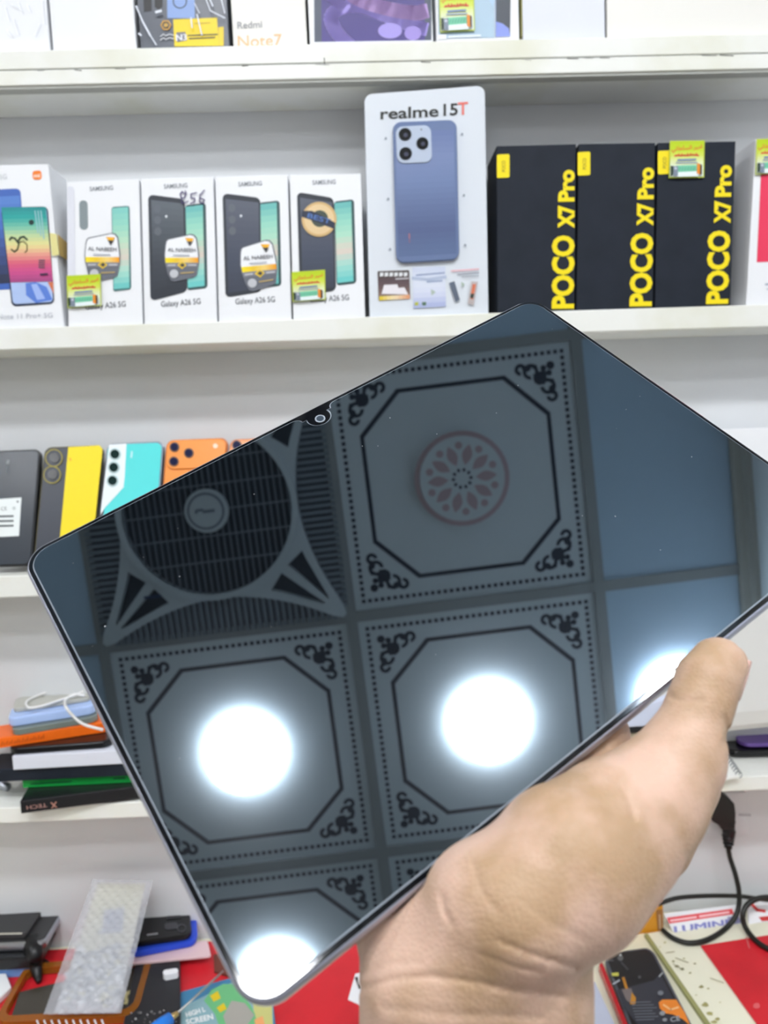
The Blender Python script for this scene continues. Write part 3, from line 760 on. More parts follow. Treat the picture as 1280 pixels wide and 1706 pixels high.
p.poly(rq([(629, 452), (682, 450), (684, 498), (631, 501)], .04, .04), sc(88, 70, 70)); p.grad([(630, 453), (681, 451), (683, 497), (632, 500)], [sc(76, 70, 66), sc(90, 72, 78), sc(110, 90, 90), sc(160, 130, 110)], n=8)
for i in range(6): p.poly([(633 + i * 8, 454.5), (639 + i * 8, 454), (639 + i * 8, 460), (633 + i * 8, 461)], sc(226, 228, 232))
p.line([(660, 465), (680, 464)], 2.5, sc(190, 186, 190)); p.poly([(636, 490), (640, 475), (662, 474), (664, 480), (674, 479), (680, 491)], sc(234, 230, 236)); p.grad([(632, 494), (683, 491), (683, 498), (632, 501)], [sc(226, 200, 60), sc(240, 220, 180), sc(226, 160, 120)], n=8, horiz=True)
p.grad([(687, 446), (742, 444), (743, 511), (689, 514)], [sc(208, 216, 236), sc(222, 228, 242), sc(214, 220, 240), sc(178, 188, 226)], n=8); p.line([(694, 459), (740, 455)], 3, sc(150, 164, 196)); p.line([(688, 464), (712, 466), (742, 462)], 5, sc(180, 192, 216)); p.line([(712, 470), (736, 468)], 3, sc(160, 174, 204))
p.poly([(718, 482), (726, 487), (719, 493)], sc(176, 192, 184)); p.poly([(691, 504), (697, 503.5), (697, 509), (691, 509.5)], sc(186, 190, 80)); p.poly([(703, 504), (710, 503.5), (710, 509), (704, 509.5)], sc(90, 120, 100))
p.line([(752, 452), (797, 449)], 2, sc(232, 170, 180)); p.line([(762, 458), (797, 455)], 1.6, sc(120, 126, 140)); p.line([(770, 462), (797, 460)], 1.2, sc(150, 156, 166))
p.poly([(748, 472), (757, 469), (766, 500), (759, 504)], sc(96, 106, 124)); p.poly([(785, 469), (796, 470), (789, 509), (779, 506)], sc(190, 180, 180)); p.poly([(787, 474), (793, 474), (788, 500), (783, 498)], sc(214, 120, 90)); p.poly([(784, 490), (790, 490), (788, 498), (783, 497)], sc(60, 66, 60)); p.poly([(768, 470), (774, 474), (770, 479)], sc(170, 190, 176))
p.build('printed_pictures', t)

# three black boxes with yellow lettering
YEL = sc(250, 226, 10)
for k, (q, lab) in enumerate([([(827, 243), (961, 239.5), (958, 514), (829, 518)], 'black phone box with yellow lettering, leftmost of three beside the display box'),
                              ([(964, 239.5), (1093, 237.5), (1089, 512), (960, 514)], 'black phone box with yellow lettering, middle of the three'),
                              ([(1096, 237.5), (1227, 235), (1218, 508), (1091, 512)], 'black phone box with yellow lettering and green price sticker, rightmost of three')]):
    t, pl = carton('phone_box', q, .062, M_BLACKCARD, lab, 'box', 'three matching black phone boxes', zfun=Z2, off=.004)
    p = Print(pl)
    bx0, bx1 = [(954.5, 956), (1084, 1088.5), (1211.5, 1218)][k][0], [(954.5, 956), (1084, 1088.5), (1211.5, 1218)][k][1]
    yb = [514, 510, 506][k]
    sh = (-1, .02)
    p.text('POCO', (bx0, yb), (bx0 + (bx1 - bx0) * .55, yb - 122), 35, YEL, .042, shear=sh)
    p.text('X7', (bx0 + (bx1 - bx0) * .6, yb - 134), (bx0 + (bx1 - bx0) * .75, yb - 172), 25.5, YEL, .05, shear=sh)
    p.text('Pro', (bx0 + (bx1 - bx0) * .77, yb - 178), (bx1, yb - 231), 25.5, YEL, .045, shear=sh)
    p.build('lettering', t)
    p = Print(pl, .0007); lx = [828, 962.5, 1096][k]; ly = [258, 254, 252][k]
    p.poly(rq([(lx, ly), (lx + 21, ly - 1), (lx + 21, ly + 38), (lx, ly + 39)], .12, .07), YEL); p.text('POCO', (lx + 14, ly + 29), (lx + 14, ly + 10), 6, sc(170, 150, 20), .03, shear=(-1, 0)); p.build('yellow_label', t)
    if k == 2: price_sticker([(1115, 236), (1173, 235), (1172, 297), (1113, 298)], pl, t)
t, pl = carton('phone_box', [(1259, 232), (1400, 229), (1380, 503), (1243, 508)], .062, M_CARD, 'white phone box with a red panel at the right end of the second shelf', 'box', zfun=Z2, off=.004)
p = Print(pl); p.poly([(1268, 291), (1390, 288), (1380, 432), (1261, 437)], sc(236, 56, 92)); p.line([(1276, 474), (1300, 473)], 3, sc(170, 180, 196)); p.line([(1278, 482), (1300, 481)], 2, sc(190, 198, 210)); p.build('red_panel', t)
price_sticker([(1259, 233), (1316, 231), (1314, 290), (1257, 292)], pl, t)

# ------------------------------------------------------------------ third shelf: phones leaning on the wall
zl = Z3(-.4) + .0003
Lb = P2(-.4, .012, zl); 
leanN = np.cross(FR, (P2(-.4, .062, zl + .155) - Lb)); leanN /= np.linalg.norm(leanN)
if leanN[1] > 0: leanN = -leanN
LEAN = (Lb, leanN)
def lean_phone(q, label, body_m, side_m, group=None):
    t = thing('phone', hit(LEAN, (q[2][0] + q[3][0]) / 2, (q[2][1] + q[3][1]) / 2), label, 'phone', group)
    prism('body', [hit(LEAN, *v) for v in rq(q, .12, .06, 6)], -leanN * .008, [side_m], t, bevel=.001)
    prism('back_cover', [hit(LEAN, *v) + leanN * .0002 for v in rq([homog(q)(a, b) for a, b in ((.025, .012), (.975, .012), (.975, .988), (.025, .988))], .11, .055, 6)], leanN * .0008, body_m, t, bevel=.0004)
    return t, (LEAN[0] + leanN * .001, leanN)
def lens(t, pl, x, y, r, col=M_BLACKG, ring=None, h=.0018):
    if ring: prism('lens_ring', [hit(pl, *v) for v in circ(x, y, r * 1.35, n=20)], leanN * h * .6, ring, t, bevel=.0003)
    prism('camera_lens', [hit(pl, *v) for v in circ(x, y, r, n=20)], leanN * h, col, t, bevel=.0003)
t, pl = lean_phone([(-28, 752), (68, 748), (53, 942), (-50, 945)], 'black phone with a white paper label, leftmost of the phones leaning on the third shelf', mat('black_back_gloss', sc(52, 58, 66), .25), M_BLACK)
p = Print(pl, .0004); p.poly([(-20, 833), (36, 829), (32, 893), (-26, 896)], sc(234, 240, 240)); p.text('CE', (2, 851), (12, 850), 6, sc(90, 96, 100)); 
for y in (860, 868, 876): p.line([(-20, y + 1), (22, y)], 3, sc(70, 76, 80))
p.poly(circ(30, 836, 2, n=8), sc(120, 124, 128)); p.poly(circ(24, 847, 3, n=8), sc(196, 204, 204)); p.build('paper_label', t)
Print(pl, .0004).line([(14, 768), (13, 772)], 4, sc(150, 156, 160)).line([(13, 778), (12, 788)], 3, sc(88, 94, 100)).build('logo_mark', t)
t, pl = lean_phone([(74, 745), (172, 741), (150, 940), (55, 943)], 'two-tone black and yellow phone leaning on the third shelf', mat('black_back', sc(58, 62, 72), .3), mat('yellow_brown_edge', sc(96, 90, 60), .4))
Print(pl, .0003).poly([(114, 745), (166, 742), (171, 748), (152, 932), (146, 937), (96, 939)], sc(248, 222, 8)).build('yellow_panel', t)
for (x, y) in ((90, 763), (87, 791)):
    prism('lens_ring', [hit(pl, *v) for v in circ(x, y, 15.5, n=24)], leanN * .0012, mat('black_back', 0), t, bevel=.0003)
    p = Print((pl[0] + leanN * .0012, leanN), .0002); p.line(circ(x, y, 14, n=24) + [(x + 14, y)], 1.2, sc(196, 180, 60)); p.build('gold_rim', t)
    prism('camera_lens', [hit((pl[0] + leanN * .0012, leanN), *v) for v in circ(x + 1, y, 8.5, n=20)], leanN * .001, M_BLACKG, t, bevel=.0003)
Print(pl, .0005).text('5G', (75, 763), (81, 762), 4, YEL).text('50', (73, 792), (79, 791), 4, YEL).line([(117, 764), (118, 767)], 3, sc(240, 180, 40)).build('lettering', t)
t, pl = lean_phone([(178, 739), (273, 735), (258, 934), (166, 938)], 'white and turquoise phone with three stacked lenses leaning on the third shelf', mat('turquoise_gloss', sc(88, 222, 222), .25), mat('steel_edge', sc(130, 142, 158), .3, metal=.6))
p = Print(pl, .0003); p.poly([(182, 741), (211, 739), (208, 795), (206, 812), (197, 822), (175, 846), (168, 858), (168, 850)], sc(236, 244, 248)); p.line([(220, 753), (219, 762)], 3, sc(190, 240, 244)); p.build('white_panel', t)
for (x, y) in ((192, 757), (190, 779), (188, 801)): lens(t, pl, x, y, 7.5, mat('dark_green_lens', sc(20, 44, 42), .1), ring=mat('pale_ring', sc(190, 214, 216), .3))
for k, (q, lab) in enumerate([([(277, 733), (380, 729), (366, 930), (262, 934)], 'orange phone with a raised three-lens camera plate, leaning beside the turquoise phone'), ([(383, 732), (482, 728), (470, 926), (372, 930)], 'peach-orange phone mostly hidden behind the tablet edge')]):
    om = M_ORANGE if k == 0 else mat('peach_gloss', sc(244, 164, 112), .3)
    t, pl = lean_phone(q, lab, om, mat('orange_edge', sc(206, 120, 56), .3)); H = homog(q)
    pts = [(279, 734), (377, 730), (374, 772), (276, 784)] if k == 0 else [(385, 735), (480, 731), (476, 776), (381, 780)]
    if k == 0: pts = [(280, 735), (378, 731), (374, 779), (276, 783)]
    pt_ = prism('camera_plate', [hit(pl, *v) for v in rq(pts, .16, .3, 6)], leanN * .0022, om, t, bevel=.0008)
    p4 = (pl[0] + leanN * .0022, leanN)
    dx, dy = (0, 0) if k == 0 else (104, -3)
    for (x, y) in ((291, 745), (315, 755), (290, 769)): lens(t, p4, x + dx, y + dy, 6, mat('dark_blue_lens', sc(34, 36, 70), .08), ring=mat('bronze_ring', sc(84, 60, 60), .3))
    Print(p4, .0002).poly(circ(359 + dx, 743 + dy, 4, n=10), sc(240, 220, 196)).build('flash', t)
# white box behind the right corner of the tablet
t, pl = carton('phone_box', [(1188, 716), (1330, 711), (1318, 950), (1180, 950)], .05, M_CARD, 'plain white box on the third shelf behind the right corner of the tablet', 'box', off=.006, zfun=Z3)

# ------------------------------------------------------------------ fourth shelf
def stackbox(name, pl_, pr_, z0, t, depth, m_, label, cat, ext=0.0, bevel=.0008, parent=None, exl=0.0, rnd=0):
    a, b = hit(zplane(z0), *pl_), hit(zplane(z0), *pr_)
    d = b - a; L = np.linalg.norm(d); e = d / L; b = b + e * ext; a = a - e * exl
    nb = np.array([-e[1], e[0], 0])
    if nb[1] < 0: nb = -nb
    root = parent or thing(name, (a + b) / 2 + nb * depth / 2, label, cat)
    if rnd:
        L2 = np.linalg.norm(b - a); lp = [a + e * x + nb * y for x, y in rrect(L2, depth, rnd)]
    else: lp = [a, b, b + nb * depth, a + nb * depth]
    body = prism('body', lp, (0, 0, t), m_, root, bevel=bevel)
    return root, (a, nb * -1), body, lp
z = Z4(-.45) + .0012
t, pf, _, _ = stackbox('accessory_box', (35, 1356), (225, 1331), z, .0150, .062, mat('black_box_gloss', sc(30, 30, 34), .25), 'flat black accessory box with X-TECH lettering at the bottom of the left stack', 'box', ext=.02)
Print(pf).text('TECH', (78, 1338), (44, 1342.5), 6.5, sc(170, 128, 120), .01).text('X', (95, 1335.5), (84, 1337), 10, sc(196, 140, 124), .02).build('lettering', t); z += .0153
t, pf, _, _ = stackbox('phone_case_box', (38, 1313), (212, 1304), z, .011, .045, mat('green_card', sc(16, 160, 66), .4), 'flat bright green box in the left stack', 'box', ext=.02); z += .0113
Print(pf).line([(52, 1306), (118, 1302)], 3, sc(12, 96, 50)).line([(190, 1297), (208, 1296)], 3, sc(12, 90, 50)).build('lettering', t)
t, _, _, _ = stackbox('phone_box', (-30, 1304.5), (205, 1293), z, .0155, .048, M_BLACKCARD, 'long flat black box in the left stack under the white one', 'box', ext=.02); z += .0158
t, _, _, _ = stackbox('phone_box', (22, 1283), (198, 1273), z, .0165, .045, M_CARDL, 'flat white box in the left stack above the black one', 'box', ext=.02); z += .0168
t, _, _, _ = stackbox('phone', (12, 1259), (185, 1246), z, .0085, .045, M_BLACKG, 'dark glossy phone lying on the flat white box in the left stack', 'phone', ext=.0, rnd=.012, bevel=.002); z += .0088
t, pf, _, _ = stackbox('phone_box', (-60, 1256), (176, 1220), z, .0125, .045, mat('orange_card', sc(246, 110, 16), .4), 'flat bright orange box sticking out to the left of the stack', 'box', ext=.0); z += .0128
p = Print(pf)
for i in range(17): x = 2 + i * 4.4; p.line([(x, 1242 - i * .8), (x + (2.4, 1, 2)[i % 3], 1236 - i * .8 + (i % 2) * 2)], 1.5, sc(196, 84, 20))
p.build('dark_print', t)
t, _, _, _ = stackbox('phone', (20, 1227), (164, 1203), z, .0075, .042, mat('grey_silver_phone', sc(132, 142, 136), .3, metal=.3), 'silver-grey phone in the left stack between orange box and light blue phone', 'phone', rnd=.01, bevel=.001); z += .0078
t, _, _, _ = stackbox('phone', (14, 1213), (160, 1190), z, .0115, .042, mat('light_blue_phone', sc(176, 200, 246), .25), 'light blue phone near the top of the left stack', 'phone', rnd=.01, bevel=.002); z += .0118
t, _, _, _ = stackbox('phone', (22, 1188), (152, 1168), z, .0050, .045, mat('beige_grey_phone', sc(182, 182, 174), .35), 'beige-grey phone on top of the left stack under a white cable', 'phone', rnd=.008, bevel=.001); z += .0052
M_CABLE = mat('white_cable', sc(238, 238, 238), .45)
zc = z + .002
def zp(x, y, zz): return hit(zplane(zz), x, y)
pts = [zp(140, 1143, zc + .002), zp(112, 1145, zc + .004), zp(85, 1151, zc + .002), zp(58, 1161, zc), zp(44, 1170, zc), zp(48, 1179, zc), zp(66, 1177, zc), zp(95, 1168, zc), zp(125, 1158, zc + .002), zp(139, 1152, zc + .004)]
o = tube('charging_cable', spline(pts, 5), .0016, M_CABLE); tag(o, 'white charging cable looped on top of the left stack', 'cable')
pts = [zp(142, 1159, zc), zp(122, 1157, zc + .003), zp(109, 1167, zc + .001), hit(fplane(-.012), 110, 1178), hit(fplane(-.014), 122, 1193), hit(fplane(-.012), 140, 1207), hit(fplane(-.008), 172, 1216)]
o = tube('charging_cable', spline(pts, 5), .0017, M_CABLE); tag(o, 'white cable end hanging over the front of the left stack', 'cable')
o = tube('cable_plug', [zp(-12, 1309, Z4(-.5) + .006), zp(4, 1308, Z4(-.5) + .006), zp(13, 1311, Z4(-.5) + .006)], .005, M_SILVER, n=12); tag(o, 'small silver plug on the shelf left of the black accessory box', 'plug')

# right half of the fourth shelf
zr = Z4(.37) + .0012
t, _, b_, lp = stackbox('phone', (1216, 1262), (1400, 1256), zr + .001, .008, .042, M_BLACKG, 'black phone lying under the white carton on the fourth shelf', 'phone', rnd=.014, bevel=.002)
t, _, b_, lp = stackbox('phone', (1238, 1246), (1400, 1240), zr + .0105, .005, .03, mat('purple_phone', sc(124, 92, 178), .25), 'purple phone lying on the black phone under the white carton', 'phone', rnd=.014, bevel=.001)
zbx = zr + .0170
a = hit(fplane(.004), 1090, 1236); b = hit(fplane(.004), 1420, 1222)
t = thing('carton_box', (a + b) / 2 + FB * .03, 'large glossy white carton with a grey rounded lower edge, right of the thumb', 'box')
zb0, zb1 = a[2] - .004, hit(fplane(.004), 1280, 1010)[2]
zb0 = max(zb0, zbx)
prof = [(0, .030), (.004, .012), (.012, .003), (.020, 0), (.068, 0), (.068, zb1 - zb0), (0, zb1 - zb0)]
V = []
for xx in (a, b):
    for d_, h_ in prof: V.append(np.array([xx[0], .85 + .004 + YAW * xx[0] + d_, zb0 + h_ + .012 * (xx[0] - a[0]) / (b[0] - a[0])]))
n = len(prof)
mk('shell', V, [tuple(range(n)), tuple(range(2 * n - 1, n - 1, -1))] + [(i, i + n, (i + 1) % n + n, (i + 1) % n) for i in range(n)], mat('gloss_white_plastic', sc(228, 228, 226), .25), t, bevel=.001)
t = thing('earphone_pack', hit(zplane(zr + .02), 1080, 1215), 'pale blue-white pack on a dark tray in the gap between tablet and thumb', 'pack')
q = [hit(fplane(-.004), *v) for v in ((1020, 1190), (1120, 1160), (1125, 1208), (1020, 1214))]
prism('pack_body', q, FB * .05, mat('pale_blue_card', sc(214, 222, 244), .35), t, bevel=.002)
q = [hit(fplane(-.004), *v) for v in ((1020, 1214.5), (1135, 1208.5), (1135, 1217), (1020, 1223))]
prism('tray', q, FB * .05, M_BLACK, t, bevel=.001)
t2, pl = carton('carton_box', [(1010, 1224), (1140, 1218), (1140, 1300), (1010, 1300)], .05, mat('kraft_beige', sc(206, 196, 170), .5), 'low beige carton under the pale blue pack behind the thumb', 'box', off=-.001 + .002, zfun=Z4)
# spiral notebook
t = thing('spiral_notebook', hit(zplane(zr), 1200, 1290), 'white spiral notebook at the shelf edge right of the thumb', 'notebook')
nq = [(1150, 1258), (1206, 1250), (1232, 1292), (1150, 1303)]
lp = [hit(zplane(zr + .0035), *v) for v in nq]
prism('pages', lp, (0, 0, -.0033), mat('paper_white', sc(246, 246, 242), .6), t)
for i in range(9):
    f = i / 8; x, y = 1207 + 24 * f, 1254 + 36 * f
    c = hit(zplane(zr + .004), x, y); d = hit(zplane(zr + .004), x + 4, y + 6) - c; d /= np.linalg.norm(d); s_ = np.array([d[1], -d[0], 0])
    tube('spiral_ring', [c + .0035 * (math.cos(a_) * s_ + math.sin(a_) * np.array([0, 0, 1.0])) + d * .001 * a_ / 3 for a_ in np.linspace(0, 6.1, 14)], .0005, mat('grey_wire', sc(130, 134, 140), .3, metal=.7), t, n=6)

# ------------------------------------------------------------------ counter under the shelves
ZD = CAMH - 0.640
def zd(x, y, h=0.0): return hit(zplane(ZD + h), x, y)
ct = thing('counter', (0, .68, 0), 'cream laminate counter under the shelves, stained and partly covered by red mats', 'counter')
xa, xb, yf = -1.25, .75, .40
prism('countertop', [(xa, yf, ZD - .03), (xb, yf, ZD - .03), (xb, yw(xb) - .001, ZD - .03), (xa, yw(xa) - .001, ZD - .03)], (0, 0, .03), M_CREAM, ct, bevel=.002)
prism('cabinet', [(xa + .02, yf + .03, 0.001), (xb - .02, yf + .03, 0.001), (xb - .02, yw(xb) - .002, 0.001), (xa + .02, yw(xa) - .002, 0.001)], (0, 0, ZD - .031), M_PANEL, ct)
dp = Print(zplane(ZD + .0042), .0003)
# raised cream plate at the right with an olive edge
pq = [(1076, 1555), (1300, 1520), (1330, 1800), (1243, 1800)]
cp = thing('counter_plate', zd(1180, 1640), 'cream plastic plate with an olive edge and brown stains, right of the opened phone', 'plate')
prism('plate', [zd(*v, .004) for v in pq], (0, 0, -.0038), mat('cream_plate', sc(240, 238, 216), .3), cp, bevel=.0006)
eq = [(1074, 1556), (1079.5, 1555), (1250, 1800), (1241, 1800)]
prism('olive_edge', [zd(*v, .0046) for v in eq], (0, 0, -.004), mat('olive_rubber', sc(158, 158, 104), .5), cp)
random.seed(9)
p = Print(zplane(ZD + .004), .0003)
for (x, y, r, c) in [(1128, 1610, 5, 120), (1137, 1615, 4, 110), (1158, 1606, 3, 130), (1150, 1622, 3, 150), (1169, 1645, 5, 130), (1180, 1648, 3, 150), (1176, 1675, 8, 150), (1183, 1690, 7, 160), (1190, 1704, 6, 160), (1140, 1598, 2, 150), (1122, 1603, 3, 140),
                     (1108, 1572, 3, 170), (1132, 1634, 2, 150), (1200, 1672, 2, 170), (1160, 1660, 2, 160), (1196, 1700, 5, 150), (1100, 1580, 2, 180)]:
    n = 9; pts = [(x + r * random.uniform(.5, 1.1) * math.cos(2 * math.pi * i / n), y + r * .6 * random.uniform(.5, 1.1) * math.sin(2 * math.pi * i / n)) for i in range(n)]
    p.poly(pts, sc(c + 20, c + 14, c * .72))
for (a, b, c_, d) in ((1126, 1598, 1147, 1606), (1122, 1608, 1138, 1618), (1184, 1632, 1206, 1640), (1110, 1590, 1124, 1588)): p.line([(a, b), (c_, d)], 1.3, sc(170, 164, 130))
p.build('stains', cp)
# red mats
o = prism('red_mat', [zd(*v, .0064) for v in ((1168, 1575), (1420, 1536), (1600, 1800), (1330, 1800))], (0, 0, -.0018), M_RED, bevel=.0004)
tag(o, 'red mat at the right end of the counter beyond the cream plate', 'mat')
sm = Print(zplane(ZD + .0064), .0002); sm.poly(circ(1261, 1676, 6, 5, n=12), sc(220, 96, 100)); sm.line([(1244, 1562), (1249, 1580)], 2, sc(214, 110, 110)); sm.build('scuff', o)
o = prism('red_mat', [zd(*v, .0022) for v in ((-60, 1590), (640, 1552), (700, 1830), (-140, 1860))], (0, 0, -.0018), M_RED, bevel=.0004)
tag(o, 'large red mat on the left of the counter under the phone parts', 'mat')

# power plug and cables
po = .048
ppl = fplane(po)
sock = thing('wall_socket', hit(fplane(WALLOFF), 1212, 1390) - np.array([0, 0, 0]), 'white wall socket plate behind the black power plug', 'socket')
prism('plate', [hit(fplane(WALLOFF - .008), *v) for v in rq([(1178, 1322), (1246, 1320), (1248, 1392), (1180, 1394)], .08, .08)], FB * .0075, M_PANEL, sock, bevel=.001)
Print(fplane(WALLOFF - .008), .0003).line([(1232, 1357), (1250, 1358)], 4, sc(186, 188, 194)).build('scuff', sock)
pg = thing('power_plug', hit(ppl, 1208, 1400), 'black round power plug in the wall above the counter at right', 'plug')
hd = prism('plug_head', [hit(ppl, *v) for v in [(1199, 1320), (1203, 1317), (1206, 1324), (1216, 1330), (1225, 1340), (1227, 1355), (1226, 1382), (1204, 1384), (1200, 1376), (1190, 1371), (1183, 1362), (1181, 1350), (1183, 1338), (1190, 1331), (1198, 1328)]], FB * .022, M_BLACK, pg, bevel=.003)
sr = [hit(fplane(po + .008), *v) for v in ((1214, 1368), (1215, 1384), (1214.5, 1398), (1213.5, 1412))]
tube('strain_relief', sr, .01, M_BLACK, pg, n=14, radii=[.0088, .0082, .0066, .0050])
for i, y in enumerate((1392, 1398, 1404)): 
    c = hit(fplane(po + .008), 1214, y); tube('grip_ring', [c, c + np.array([0, 0, -.0014])], .0078 - .0006 * i, M_BLACK, pg, n=14)
M_CORD = mat('black_cord', sc(26, 28, 24), .4)
def zf(x, y, off): return hit(fplane(off), x, y)
pts = [zf(1213, 1408, po + .008), zf(1217, 1430, po + .008), zf(1226, 1458, po), zf(1232, 1490, po - .006), zf(1228, 1522, po - .014), zf(1208, 1548, po - .024), zd(1178, 1566, .008), zd(1148, 1571, .008), zd(1122, 1563, .008), zd(1104, 1549, .01), zd(1098, 1535, .030), zd(1104, 1512, .05), zd(1130, 1503, .05), zf(1175, 1494, po + .004), zf(1230, 1494, po + .014), zf(1262, 1497, po + .012), zf(1330, 1505, po + .012)]
o = tube('power_cable', spline(pts[:10], 6), .0031, M_CORD); tag(o, 'black power cable hanging from the plug and curling onto the counter', 'cable')
pts = [zf(1096, 1506, .036), zf(1130, 1496, .04), zf(1180, 1492.5, .046), zf(1230, 1493, .058), zf(1262, 1497, .058), zf(1330, 1505, .055)]
o = tube('power_cable', spline(pts, 6), .0028, M_CORD); tag(o, 'black cable running level behind the hanging cable, from the amber box to the right', 'cable')
pts = [zf(1340, 1500, .038), zf(1300, 1496, .036), zf(1268, 1496, .034), zf(1247, 1506, .03), zf(1238, 1524, .024), zd(1243, 1546, .012), zd(1262, 1569, .010), zd(1290, 1584, .010), zd(1340, 1590, .010)]
o = tube('power_cable', spline(pts, 6), .0033, M_CORD); tag(o, 'black cable loop curling down at the right picture edge over the red mat', 'cable')

# leaning packs at the back of the counter
def leaning(q, off_b, off_t, thick, m_, label, cat, name):
    y = (q[2][1] + q[3][1]) / 2; x = (q[2][0] + q[3][0]) / 2
    b = zd(x, y, .0); 
    tp = hit(fplane(off_t), (q[0][0] + q[1][0]) / 2, (q[0][1] + q[1][1]) / 2)
    e = hit(zplane(b[2]), *q[2]) - hit(zplane(b[2]), *q[3])
    nrm = np.cross(e, tp - b); nrm /= np.linalg.norm(nrm)
    if nrm[1] > 0: nrm = -nrm
    return (b, nrm)
gp = leaning([(1103, 1505), (1240, 1490), (1240, 1545), (1122, 1562)], 0, .06, 0, None, '', '', '')
t = thing('sign_strip', zd(1170, 1555), 'white strip with a red band and purple LUMINI letters leaning behind the power cable', 'sign')
prism('strip', [hit(gp, *v) for v in ((1106, 1522), (1236, 1506), (1240, 1541), (1126, 1559))], -gp[1] * .001, mat('glossy_white', sc(238, 238, 242), .2), t)
p = Print(gp); p.poly([(1111, 1529), (1220, 1514), (1223, 1523), (1115, 1539)], sc(224, 74, 82)); p.line([(1118, 1534), (1160, 1528)], 3, sc(250, 200, 204)); p.line([(1166, 1527), (1214, 1520)], 3.4, sc(250, 196, 200))
[p.text('LUMINI', (1124 + d_, 1555), (1212 + d_, 1543), 12, sc(132, 134, 196)) for d_ in (0, 1, 2)]; p.poly([(1212, 1528), (1230, 1526), (1236, 1540), (1214, 1543)], sc(150, 150, 190)); p.build('lettering', t)
t = thing('product_pack', zd(1270, 1535), 'white pack with red marks inside the cable loop at right', 'pack')
prism('pack_body', [hit(gp, *v) + gp[1] * .004 for v in ((1244, 1503), (1330, 1490), (1340, 1528), (1246, 1541))], -gp[1] * .003, mat('glossy_white', 0), t)
p = Print((gp[0] + gp[1] * .004, gp[1])); p.line([(1254, 1508), (1262, 1516), (1274, 1518)], 5, sc(214, 60, 60)); p.poly([(1264, 1528), (1300, 1524), (1302, 1532), (1270, 1535)], sc(206, 56, 56)); p.build('red_marks', t)
t, pl = None, None
gq = [(1016, 1512), (1105, 1500), (1106, 1553), (1020, 1560)]
t = thing('parts_box', zd(1070, 1552), 'amber-orange parts box with brown print at the back of the counter by the hand', 'box')
gp2 = (zd(1065, 1556), FN)
prism('carton', [hit(gp2, *v) for v in gq], FB * .03, mat('amber_card', sc(214, 146, 36), .4), t, bevel=.0008)
p = Print(gp2); p.poly([(1074, 1504), (1096, 1501), (1096, 1510), (1076, 1513)], sc(230, 120, 30)); p.line([(1048, 1528), (1062, 1522), (1074, 1530), (1082, 1524)], 4, sc(110, 74, 24)); p.poly([(1093, 1516), (1104, 1514), (1105, 1550), (1096, 1551)], sc(160, 110, 60)); p.line([(1099, 1524), (1100, 1546)], 3, sc(190, 160, 130))
p.build('printed_marks', t)
t = thing('metal_part', hit(zplane(zd(1095, 1500)[2] + .05), 1090, 1498), 'small grey metal part on the amber parts box', 'part')
topz = hit(gp2, 1092, 1502)[2]
mp = [hit(zplane(topz + .008), *v) for v in ((1080, 1492), (1103, 1486), (1104, 1494), (1082, 1499))]
prism('bracket', mp, (0, 0, -.0075), M_SILVER, t, bevel=.001)

# opened phone at lower right
t = thing('phone', zd(1085, 1680), 'opened black phone showing its battery with an orange sticker, right of the wrist', 'phone')
oq = [(1004, 1588), (1086, 1577), (1186, 1770), (1078, 1790)]
prism('frame', [zd(*v, .011) for v in rq(oq, .16, .1)], (0, 0, -.008), mat('dark_steel', sc(110, 116, 128), .3, metal=.7), t, bevel=.0012)
Ho = homog(oq)
prism('inner_board', [zd(*v, .0114) for v in rq([Ho(.05, .02), Ho(.95, .02), Ho(.95, .98), Ho(.05, .98)], .14, .09)], (0, 0, -.001), mat('black_inner', sc(28, 28, 32), .35), t)
P9 = zplane(ZD + .0114); p = Print(P9, .0004)
p.poly([(1090, 1634), (1100, 1622), (1145, 1706), (1170, 1760), (1110, 1765), (1040, 1680), (1028, 1650)], sc(54, 56, 66)); 
p.line([(1022, 1640), (1032, 1634)], 3, sc(170, 176, 186)); p.line([(1014, 1601), (1022, 1601)], 1.5, sc(120, 120, 124)); p.poly([(1019, 1622), (1031, 1621), (1031, 1627), (1020, 1627)], sc(200, 196, 90))
p.poly(circ(1034, 1597, 5, n=12), sc(96, 98, 100)); p.poly(circ(1034, 1592, 2, n=8), sc(190, 196, 196)); p.line([(1036, 1605), (1046, 1616)], 3, sc(70, 72, 76))
p.line([(1039, 1631), (1045, 1650)], 4.5, sc(184, 124, 40)); p.poly([(1036, 1650), (1052, 1648), (1060, 1672), (1056, 1676), (1044, 1668)], sc(120, 110, 110)); p.poly([(1053, 1655), (1060, 1664), (1059, 1674), (1050, 1675)], sc(196, 134, 40))
p.poly([(1098, 1672), (1104, 1667), (1127, 1667), (1142, 1690), (1150, 1710), (1138, 1700), (1122, 1692), (1108, 1690), (1100, 1682)], sc(240, 140, 50)); p.line([(1106, 1676), (1118, 1684), (1130, 1680)], 3, sc(250, 196, 140))
for i, y in enumerate(range(1671, 1706, 5)): p.line([(1052 + i * 1.4, y + 1), (1084 + (i % 3) * 4 + i, y)], 1.3, sc(120, 124, 134))
p.poly(circ(1101, 1657, 5, 4, n=12), sc(120, 124, 132)); p.poly(circ(1104, 1691, 5, 4, n=12), sc(150, 154, 160)); p.poly(circ(1108, 1702, 4, 3, n=12), sc(150, 154, 160)); p.text('CE', (1118, 1706), (1134, 1703), 8, sc(170, 174, 180), .02); p.poly(circ(1066, 1631, 2.5, n=8), sc(90, 94, 98)); p.line([(1099, 1630), (1104, 1624)], 2, sc(190, 196, 200))
p.build('circuit_details', t)
